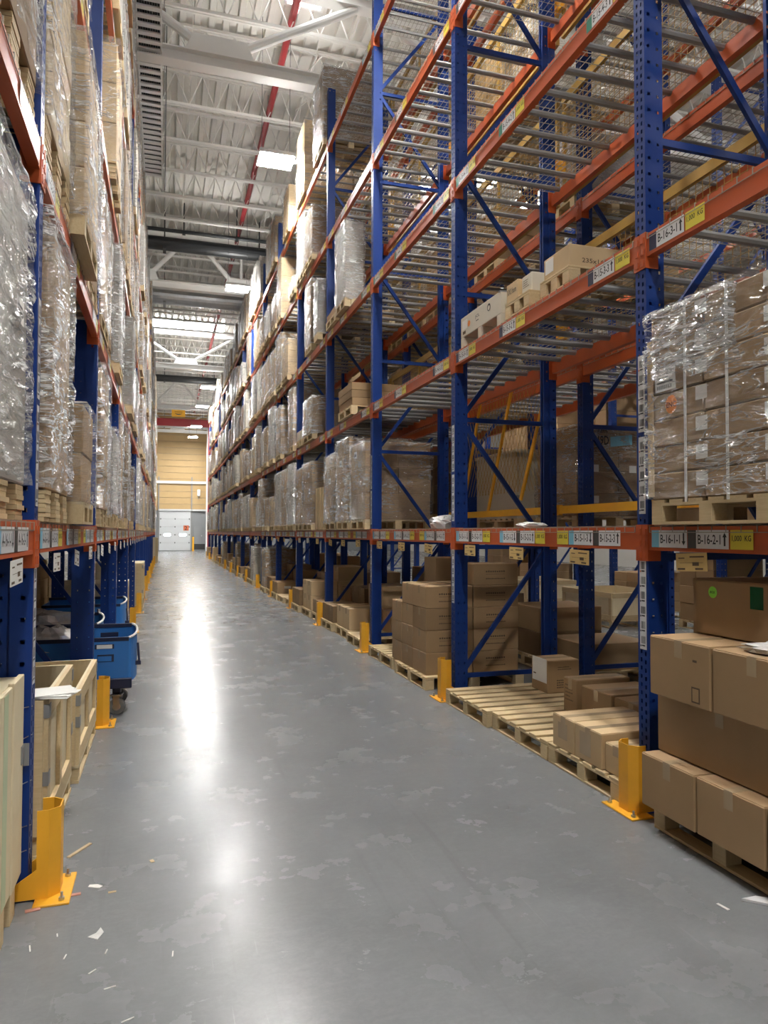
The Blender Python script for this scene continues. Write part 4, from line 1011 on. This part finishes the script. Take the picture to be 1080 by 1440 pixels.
# second shelf of bay 15: white slotted crate and small cartons on pallets
z2 = shelf_z(2)
t = thing('slotted_box', 'white printed box with slotted base beside second rack B post, second shelf', 'box', (2.80, 6.05, z2))
b = MB(); b.cbox(0, 0.35, -0.44, 0.44, 0.10, 0.30, 'card_white', 0.005); b.build('body', t)
for y in (-0.40, 0.0, 0.40): MB().cbox(0.0, 0.35, y - 0.04, y + 0.04, 0, 0.10, 'card_white', 0.004).build('foot', t)
b = MB(); b.quad((0, 0.40, 0.17), (0, -1, 0), (0, 0, 1), 0.12, 0.09, 'paper', 0.001); V = [(-0.0015, 0.24 + 0.03 * math.cos(2 * math.pi * i / 16), 0.20 + 0.03 * math.sin(2 * math.pi * i / 16)) for i in range(16)]; b.add(V, [tuple(range(16))], 'sticker_orange')
fit(b, 'JCL', 0.10, 0.035, (0, 0.10, 0.20), (0, -1, 0), (0, 0, 1), 'ink', 0.0015); b.quad((0, 0.08, 0.175), (0, -1, 0), (0, 0, 1), 0.06, 0.008, 'ink', 0.0015)
V = [(-0.0015, -0.20 + 0.035 * math.cos(2 * math.pi * i / 16), 0.225 + 0.035 * math.sin(2 * math.pi * i / 16)) for i in range(16)]; b.add(V, [tuple(range(16))], 'ink'); V = [(-0.0022, y_, z_) for _, y_, z_ in [(0, -0.20 + 0.022 * math.cos(2 * math.pi * i / 16), 0.22 + 0.022 * math.sin(2 * math.pi * i / 16)) for i in range(16)]]; b.add(V, [tuple(range(16))], 'card_white')
b.quad((0, 0.39, 0.125), (0, -1, 0), (0, 0, 1), 0.07, 0.03, 'ink_soft', 0.001); b.build('printed_marks', t)
b = MB(); b.box(-0.003, 0.10, -0.443, -0.40, 0.29, 0.303, 'galv'); b.build('corner_clip', t)
pallet_thing('small wooden pallet under scrawled carton, bay B-15 second shelf', 3.10, 5.30, z2, 0.62, 0.42, 'pallets on rack B shelves')
pallet_thing('small wooden pallet under long cartons, bay B-15 second shelf', 3.32, 4.74, z2, 1.02, 0.42, 'pallets on rack B shelves')
c = carton('small carton with handwriting on pallet, bay B-15 second shelf', 2.80, 3.15, 5.30, 5.50, z2 + 0.143, z2 + 0.30, 'card_light', None, None)
b = MB(); fit(b, 'XXU bom', 0.16, 0.05, (-0.175, 0.085, 0.06), (0, -1, 0), (0, 0, 1), 'ink', 0.0015); b.build('handwriting', c)
c = carton('white labelled carton beside handwritten carton, bay B-15 second shelf', 2.83, 3.10, 5.11, 5.28, z2 + 0.143, z2 + 0.30, 'card_white', None, None); print_lines(c, 0.06, -0.135, 0.11, 0.10, 4, 0.008, 0.018, 'x')
c = carton('carton stamped 235x166x125 on pallet, bay B-15 second shelf', 2.83, 3.34, 4.55, 4.92, z2 + 0.143, z2 + 0.31, 'card_light', None, None)
b = MB(); fit(b, '235x166x125', 0.34, 0.035, (-0.15, -0.185, 0.035), (1, 0, 0), (0, 0, 1), 'ink_soft', 0.0015); b.quad((-0.255, 0.16, 0.04), (0, -1, 0), (0, 0, 1), 0.12, 0.11, 'paper', 0.001); b.build('printed_text', c)
c = carton('carton stamped 22 behind the 235x166x125 carton, bay 15 second shelf', 3.345, 3.80, 4.55, 4.92, z2 + 0.143, z2 + 0.29, 'card_light', None, None)
b = MB(); fit(b, '22', 0.06, 0.035, (-0.14, -0.185, 0.03), (1, 0, 0), (0, 0, 1), 'ink_soft', 0.0015); b.build('printed_text', c)

# ------------------------------------------------------------------ bay B-14 floor: printed carton pile
pallet_thing('wooden pallet under the printed carton pile, bay B-14', 3.20, 7.55, 0, 1.15, 1.05)
pallet_thing('mostly empty wooden pallet beside third yellow guard of rack B', 3.20, 8.75, 0, 1.10, 1.05)
G14 = 'printed carton pile in bay 14'; h = 0.235
cols = [('aisle side near column', 2.66, 3.20, 7.10, 7.52, 4), ('back near column', 3.21, 3.75, 7.10, 7.52, 5), ('aisle side middle column', 2.66, 3.20, 7.53, 7.90, 4), ('back middle column', 3.21, 3.75, 7.53, 7.90, 4), ('aisle side far column', 2.66, 3.20, 7.92, 8.28, 3)]
for nm, x0, x1, y0, y1, nt in cols:
    for i in range(nt):
        jx = random.uniform(-0.004, 0.004)
        c = carton('printed brown carton, bay B-14 pile, %s, %s tier' % (nm, ORD[i + 1]), x0 + jx, x1 + jx, y0, y1, 0.143 + h * i, 0.143 + h * (i + 1), 'card', G14, 'x')
        if 'near ' in nm:
            print_lines(c, -0.12, -(y1 - y0) / 2, 0.14, 0.30, 1, 0.020); print_lines(c, -0.12, -(y1 - y0) / 2, 0.118, 0.29, 1, 0.006); print_lines(c, -0.12, -(y1 - y0) / 2, 0.065, 0.30, 1, 0.014)
for i in range(2):
    carton('tall leaning carton behind the bay 14 pile, %s tier' % ORD[i + 1], 3.30, 3.72, 8.50, 8.86, 0.143 + 0.6 * i, 0.143 + 0.6 * (i + 1) - 0.004, 'card_dark', None, None, 0.05)
tag(MB().add(*crumple(0.34 / 2, 0.30 / 2, 0.10 * 1.3, 5), 'film_bag').build('film_bundle', None, (2.98, 7.35, shelf_z(1)), 0.4), 'crumpled clear film bundle on empty first shelf of bay 14', 'plastic film')
tag(MB().add(*crumple(0.2 / 2, 0.26 / 2, 0.03 * 1.3, 6), 'film_bag').build('film_scrap', None, (2.92, 5.3, shelf_z(1)), 0.2), 'small clear film scrap on empty first shelf of bay 15', 'plastic film')

# ------------------------------------------------------------------ rack B, farther floor bays
rs = random.Random(33)
for k in range(2, 15):
    bay = 15 - k
    for n in (1, 2, 3):
        if k > 3 and rs.random() < 0.15: continue
        y = slot_y(RB, k, n); fr = rs.uniform(-0.16, -0.06)
        if k < 6: pallet_thing('wooden floor pallet, bay B-%d, %s' % (bay, SLOT[n]), 2.78 + fr + 0.55, y, 0, 1.10, 0.84)
        else: tag(inst('wooden_pallet', pallet_mesh(1.10, 0.84), None, (2.78 + fr + 0.55, y, 0)), 'wooden floor pallet, bay B-%d, %s' % (bay, SLOT[n]), 'pallet', 'wooden pallets on the floor')
        if k in (5, 6, 8, 10) and n == 2:
            Wr(k, 0, n, w=0.74, h=1.05, m='card_white' if k == 6 else 'card', ny=1, nz=4, film='film', v=1, front=fr + 0.04, z0=0.142, ph=False, labels=0); continue
        tiers = rs.choice((0, 1, 1, 2)) if not (k == 2 and n == 3) else 0
        cw, ch = 0.40, rs.choice((0.24, 0.28, 0.33)); m = rs.choice(('card', 'card', 'card_light', 'card_dark'))
        xs = [(fr + 0.03, 0), (fr + 0.57, 1)]
        for a in range(2):
            for q, (x, col) in enumerate(xs):
                for i in range(tiers + (1 if col else 0)):
                    if k > 7 and col: continue
                    lab = 'brown carton, bay B-%d floor, %s, %s %s side, %s tier' % (bay, SLOT[n], ('aisle', 'back')[col], ('near', 'far')[a], ORD[i + 1])
                    c = carton(lab, 2.78 + x, 2.78 + x + 0.52, y - 0.41 + a * 0.415, y - 0.41 + a * 0.415 + cw, 0.143 + ch * i, 0.143 + ch * (i + 1), m, 'cartons on rack B floor pallets', 'x' if k < 5 else None, 0, k < 5)
                    if k < 5 and not col and rs.random() < 0.5: MB().quad((-0.08, -0.20, ch * 0.45), (1, 0, 0), (0, 0, 1), 0.16, 0.06, 'paper', 0.0012).build('carton_label', c)

# ------------------------------------------------------------------ rack C: crate, wrapped load, floor cartons; things in the next aisle
t = thing('plywood_crate', 'large pale crate with metal clips on rack C first shelf', 'crate', (4.85, 8.88, shelf_z(1)))
zc = 0.14
MB().box(-0.5, 0.5, -0.62, 0.62, zc, zc + 0.86, 'white_crate').build('body', t); MB().box(-0.52, 0.52, -0.64, 0.64, zc + 0.86, zc + 0.90, 'white_crate').build('lid', t)
inst('pallet', pallet_mesh(1.0, 1.24), t)
for x in (-0.515, -0.1, 0.3):
    for z in (0.25, 0.80): MB().box(x, x + 0.09, -0.628, -0.62, zc + z, zc + z + 0.05, 'galv').build('metal_clip', t)
t = wrapped(RC, 1, 1, 3, w=0.86, h=0.98, m='card', ny=2, nz=4, nx=2, film='film', v=1, front=0.02, labels=0, q=1.0, desc='wrapped carton load marked N19D')
b = MB(); fit(b, 'N19D', 0.22, 0.10, (-0.36, -0.455, 0.92), (1, 0, 0), (0, 0, 1), 'ink', 0.002); fit(b, 'nfm', 0.12, 0.05, (-0.28, -0.455, 1.05), (1, 0, 0), (0, 0, 1), 'ink', 0.002); b.quad((-0.12, -0.455, 0.90), (1, 0, 0.12), (0, 0, 1), 0.28, 0.11, 'label_blue', 0.002)
for x in (-0.36, 0.12):
    for z in (0.28, 0.62): b.quad((x, -0.455, z), (1, 0, 0), (0, 0, 1), 0.09, 0.08, 'paper', 0.002)
b.build('printed_text', t)
rs = random.Random(3)
for k in range(-1, 6):
    for n in (1, 2, 3):
        y = slot_y(RC, k, n)
        if rs.random() < 0.2: continue
        tag(inst('wooden_pallet', pallet_mesh(1.0, 0.84), None, (4.85, y, 0)), 'wooden floor pallet, bay C-%d, %s' % (15 - k, SLOT[n]), 'pallet', 'wooden pallets on the floor')
        if k == 0 and n == 2: continue
        ht = 0.30; tiers = rs.choice((1, 2, 2)) if k < 2 else rs.choice((1, 2, 3))
        for i in range(tiers):
            carton('brown carton, bay C-%d floor, %s, %s tier' % (15 - k, SLOT[n], ORD[i + 1]), 4.38, 5.25, y - 0.38, y + 0.38, 0.143 + ht * i, 0.143 + ht * (i + 1), rs.choice(('card', 'card_dark')), 'cartons on rack C floor pallets', None, 0, False)
def rail_crate(label, x, y, z, d, w_, h_):
    t = thing('timber_crate', label, 'crate', (x, y, z)); inst('pallet', pallet_mesh(d, w_), t)
    for s_ in (-1, 1):
        MB().box(*sorted((s_ * d / 2, s_ * (d / 2 - 0.02))), -w_ / 2, w_ / 2, 0.142, h_, 'ply').build('side_panel', t)
        MB().box(-d / 2 + 0.02, d / 2 - 0.02, *sorted((s_ * w_ / 2, s_ * (w_ / 2 - 0.02))), 0.142, h_, 'ply').build('side_panel', t)
        for z_ in (0.145, h_ - 0.09): MB().box(*sorted((s_ * d / 2, s_ * (d / 2 + 0.018))), -w_ / 2, w_ / 2, z_, z_ + 0.085, 'woody').build('rail', t)
        for q in (-1, 0, 1): MB().box(*sorted((s_ * (d / 2 + 0.0005), s_ * (d / 2 + 0.017))), q * (w_ / 2 - 0.05) - 0.04, q * (w_ / 2 - 0.05) + 0.04, 0.232, h_ - 0.092, 'woody').build('batten', t)
        for q in (-1, 1):
            for z_ in (0.145, h_ - 0.09): MB().box(q * (d / 2 - 0.30) - 0.3, q * (d / 2 - 0.30) + 0.3, *sorted((s_ * w_ / 2, s_ * (w_ / 2 + 0.018))), z_, z_ + 0.085, 'wood').build('rail', t)
    return t
rail_crate('pale timber crate on the floor of the aisle behind rack B', 8.0, 11.4, 0, 1.2, 1.6, 0.62)
rail_crate('pale timber crate farther along the aisle behind rack B', 8.1, 14.6, 0, 1.2, 1.6, 0.62)
# fallen yellow mesh panel leaning in the gap between racks B and C
t = thing('fallen_mesh_panel', 'yellow mesh panel hanging askew behind second rack B post', 'mesh panel', (4.06, 7.6, 2.35))
for i in range(3): MB().bar((0, 0.9 * i - 0.66, 1.08), (0, 0.9 * i + 0.02, -0.30 - 0.12 * i), 0.02, 0.05, 'yellow').build('frame_bar', t)
b = MB()
for i in range(22): b.bar((0.012, -0.7 + 0.09 * i, 1.0), (0.012, -0.05 + 0.09 * i, -0.2), 0.004, 0.004, 'gold'); b.bar((0.018, -0.1 + 0.09 * i, 1.0), (0.018, -0.7 + 0.09 * i, -0.2), 0.004, 0.004, 'gold')
b.build('wire_mesh', t)

# ------------------------------------------------------------------ rack A floor: timber crates
def framed_crate(label, x1, y0, y1, h_, near_h=None, nails=False, d=1.1, lid=False, skew=0.0):
    """plywood crate on skids; x1 = aisle face. Boards are built one by one"""
    w_ = y1 - y0; t = thing('timber_crate', label, 'crate', (x1, (y0 + y1) / 2, 0), skew); b0 = 0.10
    for y in (-w_ / 2 + 0.06, 0, w_ / 2 - 0.06): MB().box(-d, -0.005, y - 0.05, y + 0.05, 0.02, b0, 'wood').build('skid', t)
    MB().box(-d, 0, -w_ / 2, w_ / 2, 0, 0.02, 'woody').build('bottom_board', t)
    MB().box(-d, 0, -w_ / 2, w_ / 2, b0, b0 + 0.02, 'ply').build('floor_board', t)
    z0 = b0 + 0.02
    MB().box(-0.040, -0.024, -w_ / 2 + 0.002, w_ / 2 - 0.002, z0, h_, 'ply').build('side_panel', t)
    MB().box(-d, -d + 0.016, -w_ / 2 + 0.002, w_ / 2 - 0.002, z0, h_, 'ply').build('side_panel', t)
    for q in (-1, 1): MB().box(-d + 0.016, -0.040, *sorted((q * w_ / 2, q * (w_ / 2 - 0.016))), z0, h_, 'ply').build('end_panel', t)
    MB().box(-0.0235, 0.0, -w_ / 2, w_ / 2, z0, z0 + 0.10, 'woody').build('rail', t); MB().box(-0.0235, 0.0, -w_ / 2, w_ / 2, h_ - 0.10, h_, 'woody').build('rail', t)
    for q in (-w_ / 2 + 0.045, 0.0, w_ / 2 - 0.045): MB().box(-0.0235, -0.001, q - 0.042, q + 0.042, z0 + 0.101, h_ - 0.101, 'woody').build('batten', t)
    for q in (-1, 1):
        for z_ in (z0 + 0.28, h_ - 0.06): MB().box(-0.09, 0.003, *sorted((q * w_ / 2, q * (w_ / 2 + 0.003))), z_ - 0.035, z_ + 0.035, 'galv').box(0.0005, 0.003, *sorted((q * w_ / 2, q * (w_ / 2 - 0.06))), z_ - 0.035, z_ + 0.035, 'galv').build('metal_clip', t)
    for q in (-1, 1): MB().box(-0.14, -0.0245, *sorted((q * (w_ / 2 + 0.0005), q * (w_ / 2 + 0.018))), z0, h_, 'wood').build('corner_post', t)
    if lid: MB().box(-d, 0.0, -w_ / 2, w_ / 2, h_, h_ + 0.02, 'ply').build('lid', t)
    return t
framed_crate('open plywood crate holding papers, bay A-15, nearer of two', -0.55, 3.98, 4.98, 0.80)
framed_crate('open framed plywood crate with paper inside, bay A-15, farther', -0.52, 5.10, 6.35, 0.60)
# nearest crate, standing in bay 16
t = thing('timber_crate', 'pale timber crate with protruding nails before first rack A post', 'crate', (-0.62, 3.0, 0))
MB().box(-1.1, 0, -0.55, 0.53, 0.14, 1.00, 'ply').build('body', t)
for i in range(5): MB().box(-1.1, 0.02, -0.53 + 0.22 * i, -0.43 + 0.22 * i, 0.0, 0.138, 'wood').build('skid', t)
for i in range(5):
    y0 = 0.556 - 0.222 * (i + 1)
    MB().cbox(0.001, 0.026 if i == 0 else 0.019, y0 + 0.003, y0 + 0.219, 0.13, 1.012 if i == 0 else 1.0, 'ply', 0.003).build('plank', t)
MB().box(0.0195, 0.0205, 0.17, 0.25, 0.14, 0.99, 'stain_green').build('green_stripe', t)
MB().box(-1.1, 0.0, 0.531, 0.554, 0.14, 1.0, 'ply').build('end_panel', t)
for z in (0.22, 0.33, 0.52, 0.72, 0.86): MB().tube((0.02, 0.55, z), (0.055, 0.60, z + random.uniform(-0.01, 0.01)), 0.0022, 'steel', 5).build('nail', t)
MB().box(0.026, 0.030, 0.50, 0.556, 0.62, 0.70, 'galv').box(0.0, 0.05, 0.556, 0.560, 0.60, 0.70, 'galv').build('metal_clip', t)
t = thing('paper_sheets', 'white paper sheets lying on the nearer plywood crate of rack A', 'paper', (-0.60, 4.06, 0.806))
for i in range(4): MB().box(-0.15, 0.15, -0.105, 0.105, 0, 0.003, 'paper').build('sheet', t, (random.uniform(-0.02, 0.02), random.uniform(-0.02, 0.02), 0.004 * i), random.uniform(-0.3, 0.3))
for i, (x, y, z) in enumerate(((-0.85, 4.45, 0.62),)):
    tag(MB().add(*crumple(0.11, 0.16, 0.2, 7 + i), 'film_bag').build('film_bundle', None, (x, y, 0.123), 0, True), 'crumpled film inside nearer plywood crate of rack A, %s bundle' % ORD[i + 1], 'plastic film')
c = carton('carton standing inside the nearer plywood crate of rack A', -1.55, -1.15, 4.1, 4.75, 0.123, 0.62, 'card_light', None, None)

# ------------------------------------------------------------------ blue carts parked in bay A-14
def cart(label, x, y, rz, front=True):
    t = thing('box_cart', label, 'cart', (x, y, 0), rz, 'blue box carts')
    dx, dy, z0, z1, th = 0.95, 0.62, 0.31, 0.70, 0.012            # long side runs across the aisle edge
    for q in (-1, 1):
        MB().box(-dx / 2, dx / 2, *sorted((q * dy / 2, q * (dy / 2 - th))), z0, z1 - (0.0 if q < 0 else -0.05), 'cart_blue').build('long_side', t)
        MB().box(-dx / 2, dx / 2, *sorted((q * (dy / 2 + 0.004), q * (dy / 2 - 0.02))), z1 - 0.03 + (0.05 if q > 0 else 0), z1 + 0.004 + (0.05 if q > 0 else 0), 'cart_dark').build('rim_strip', t)
    # rounded aisle end
    b = MB(); n = 10; V = []
    for i in range(n + 1):
        a = -math.pi / 2 + math.pi * i / n; V += [(dx / 2 + 0.06 * math.cos(a), (dy / 2 - 0.004) * math.sin(a), z0), (dx / 2 + 0.06 * math.cos(a), (dy / 2 - 0.004) * math.sin(a), z1 + 0.05 * (i / n))]
    b.add(V, [(2 * i, 2 * i + 2, 2 * i + 3, 2 * i + 1) for i in range(n)], 'cart_blue'); b.build('end_panel', t)
    b = MB()
    for i in range(n): b.tube(V[2 * i + 1], V[2 * i + 3], 0.011, 'steel_white', 6)
    b.build('end_rim', t)
    MB().box(-dx / 2, -dx / 2 + th, -dy / 2 + th, dy / 2 - th, z0, z1, 'cart_blue').build('end_panel', t)
    MB().cbox(-dx / 2, dx / 2 + 0.02, -dy / 2, dy / 2, z0 - 0.055, z0 - 0.001, 'cart_dark', 0.008).build('chassis', t)
    for q in (-1, 1): MB().cbox(dx / 2 - 0.22, dx / 2 + 0.03, *sorted((q * dy / 2 - 0.03, q * dy / 2 + 0.012)), z0 - 0.06, z0 + 0.03, 'cart_dark', 0.006).build('corner_bumper', t)
    # hand slots
    for q in (-1, 1):
        zq = 0.025 if q > 0 else 0.0
        f = MB().cbox(0.18, 0.36, *sorted((q * (dy / 2 + 0.003), q * (dy / 2 - 0.016))), z1 - 0.105 + zq, z1 - 0.045 + zq, 'cart_dark', 0.012).build('hand_slot', t)
        MB().box(0.205, 0.335, *sorted((q * (dy / 2 + 0.005), q * (dy / 2 + 0.0035))), z1 - 0.092 + zq, z1 - 0.058 + zq, 'paper' if q < 0 else 'seal').build('slot_opening', f)
    MB().box(0.21, 0.35, -dy / 2 - 0.004, -dy / 2 - 0.0005, z1 - 0.21, z1 - 0.145, 'cart_dark').box(0.215, 0.33, -dy / 2 - 0.006, -dy / 2 - 0.004, z1 - 0.205, z1 - 0.16, 'cart_blue').build('card_holder', t)
    MB().box(0.0, 0.15, -dy / 2 - 0.006, -dy / 2 - 0.0045, z1 - 0.025, z1 - 0.005, 'paper').build('label_strip', t)
    MB().bar((dx / 2 + 0.07, -0.10, 0.62), (dx / 2 + 0.085, -0.12, 0.44), 0.02, 0.02, 'cart_dark').box(dx / 2 + 0.05, dx / 2 + 0.10, -0.14, -0.10, 0.42, 0.46, 'cart_dark').build('latch', t)
    for x_ in (-dx / 2 + 0.12, dx / 2 - 0.10):
        for y_ in (-dy / 2 + 0.09, dy / 2 - 0.09):
            c_ = MB().cbox(-0.035, 0.035, -0.035, 0.035, 0.19, 0.256, 'cart_dark', 0.006).box(-0.06, 0.06, -0.05, 0.05, 0.172, 0.182, 'steel').box(-0.034, -0.030, -0.028, 0.028, 0.05, 0.172, 'steel').box(0.030, 0.034, -0.028, 0.028, 0.05, 0.172, 'steel').build('caster', t, (x_, y_, 0), 1.45)
            MB().tube((-0.024, 0, 0.072), (0.024, 0, 0.072), 0.071, 'rubber', 24).build('wheel', c_); MB().tube((-0.029, 0, 0.072), (0.029, 0, 0.072), 0.036, 'steel', 16).build('hub', c_)
    return t
cart('blue box cart on grey casters sticking out into the aisle', -0.77, 7.16, 0.0)
cart('second blue box cart deeper in bay A-14', -1.15, 8.25, 0.05)
cart('third blue box cart, with raised side panel, bay A-13', -1.02, 10.35, 0.0)
tag(MB().add(*crumple(0.55 / 2, 0.55 / 2, 0.20 * 1.3, 12), 'film_bag').build('film_bundle', None, (-0.98, 7.16, 0.50), 0), 'heap of crumpled white film inside the cart that sticks out into the aisle', 'plastic film')
tag(MB().add(*crumple(0.6 / 2, 0.5 / 2, 0.25 * 1.3, 13), 'film_bag').build('film_bundle', None, (-1.2, 8.25, 0.50), 0.1), 'heap of crumpled white film inside the second blue cart', 'plastic film')
framed_crate('pale plywood crate standing far down beside rack A guards', -0.42, 15.9, 17.2, 0.98, lid=True)
framed_crate('dim timber crate on the floor in bay A-12', -0.62, 12.85, 14.2, 0.75, lid=True)
framed_crate('dim timber crate on the floor in bay A-10', -0.62, 19.0, 20.3, 0.70, lid=True)
framed_crate('tall white slatted crate at far end beside rack A', -0.32, 40.5, 41.8, 1.35, lid=True)
rs = random.Random(8)
for k in range(4, 14):
    for n in (1, 3):
        if rs.random() < 0.4 or (k == 4 and n == 3) or k == 5 or k == 12: continue
        y = slot_y(RA, k, n); tag(inst('wooden_pallet', pallet_mesh(1.05, 0.84), None, (-1.2, y, 0)), 'wooden floor pallet, bay A-%d, %s' % (15 - k, SLOT[n]), 'pallet', 'wooden pallets on the floor')
        carton('brown carton on floor pallet, bay A-%d, %s' % (15 - k, SLOT[n]), -1.65, -0.72, y - 0.4, y + 0.4, 0.143, 0.143 + rs.choice((0.5, 0.7, 0.95)), 'card', 'cartons on rack A floor pallets', None, 0, False)

# ------------------------------------------------------------------ litter on the floor
def litter(name, label, pts, m, z=0.002, h=0.002):
    cx = sum(p[0] for p in pts) / len(pts); cy = sum(p[1] for p in pts) / len(pts); b = MB()
    b.prism([(x - cx, y - cy) for x, y in pts], 'z', 0, h, m); return tag(b.build(name, None, (cx, cy, z - 0.0015)), label, 'litter', 'litter on the floor')
def strip(x, y, L_, w_, a):
    c_, s_ = math.cos(a), math.sin(a); return [(x + c_ * u_ - s_ * v_, y + s_ * u_ + c_ * v_) for u_, v_ in ((-L_ / 2, -w_ / 2), (L_ / 2, -w_ / 2), (L_ / 2, w_ / 2), (-L_ / 2, w_ / 2))]

litter('wood_sliver', 'pale wooden sliver on the floor near first rack A guard', strip(-0.40, 4.03, 0.17, 0.018, 1.0), 'wood', h=0.006)
litter('wood_chip', 'pink wood chip beside first rack A guard base', strip(-0.38, 3.55, 0.07, 0.02, 0.1), 'scrap_pink', h=0.004)
litter('wood_chip', 'pink wood chips before the blue foot plate of rack A', strip(-0.53, 3.46, 0.06, 0.025, 0.2), 'scrap_pink', h=0.004)
litter('paper_scrap', 'torn white paper scrap on the floor near first rack A guard', [(-0.32, 3.61), (-0.27, 3.585), (-0.255, 3.60), (-0.28, 3.625), (-0.315, 3.63)], 'paper')
litter('paper_scrap', 'cream rectangular paper bit beside the torn white scrap', strip(-0.21, 3.53, 0.035, 0.014, 0.05), 'wood')
litter('paper_scrap', 'small curled cream paper bit farther out on aisle floor', strip(-0.04, 3.80, 0.018, 0.03, 0.3), 'wood')
litter('paper_scrap', 'cream paper strip on floor before bay 16 cartons', strip(2.38, 2.61, 0.015, 0.06, 0.15), 'paper')
litter('paper_flap', 'folded blue-white paper at the frame edge by bay 16 pallet', [(2.50, 2.63), (2.62, 2.52), (2.68, 2.56), (2.58, 2.63)], 'label_white', h=0.01)
litter('film_scrap', 'grey film scrap on the near aisle floor', [(-0.28, 3.17), (-0.24, 3.14), (-0.22, 3.19), (-0.235, 3.23), (-0.25, 3.19)], 'film_bag')
for i, (x, y) in enumerate(((-0.20, 3.04), (-0.49, 3.15), (-0.17, 2.80), (-0.24, 2.92), (-0.40, 3.22), (-0.35, 3.05), (-0.10, 2.6), (0.05, 2.95))):
    litter('wood_shaving', 'tiny pale wood shaving on near aisle floor, %s of eight' % ORD[i + 1], strip(x, y, random.uniform(0.02, 0.05), 0.005, random.uniform(0, 3)), 'paper')
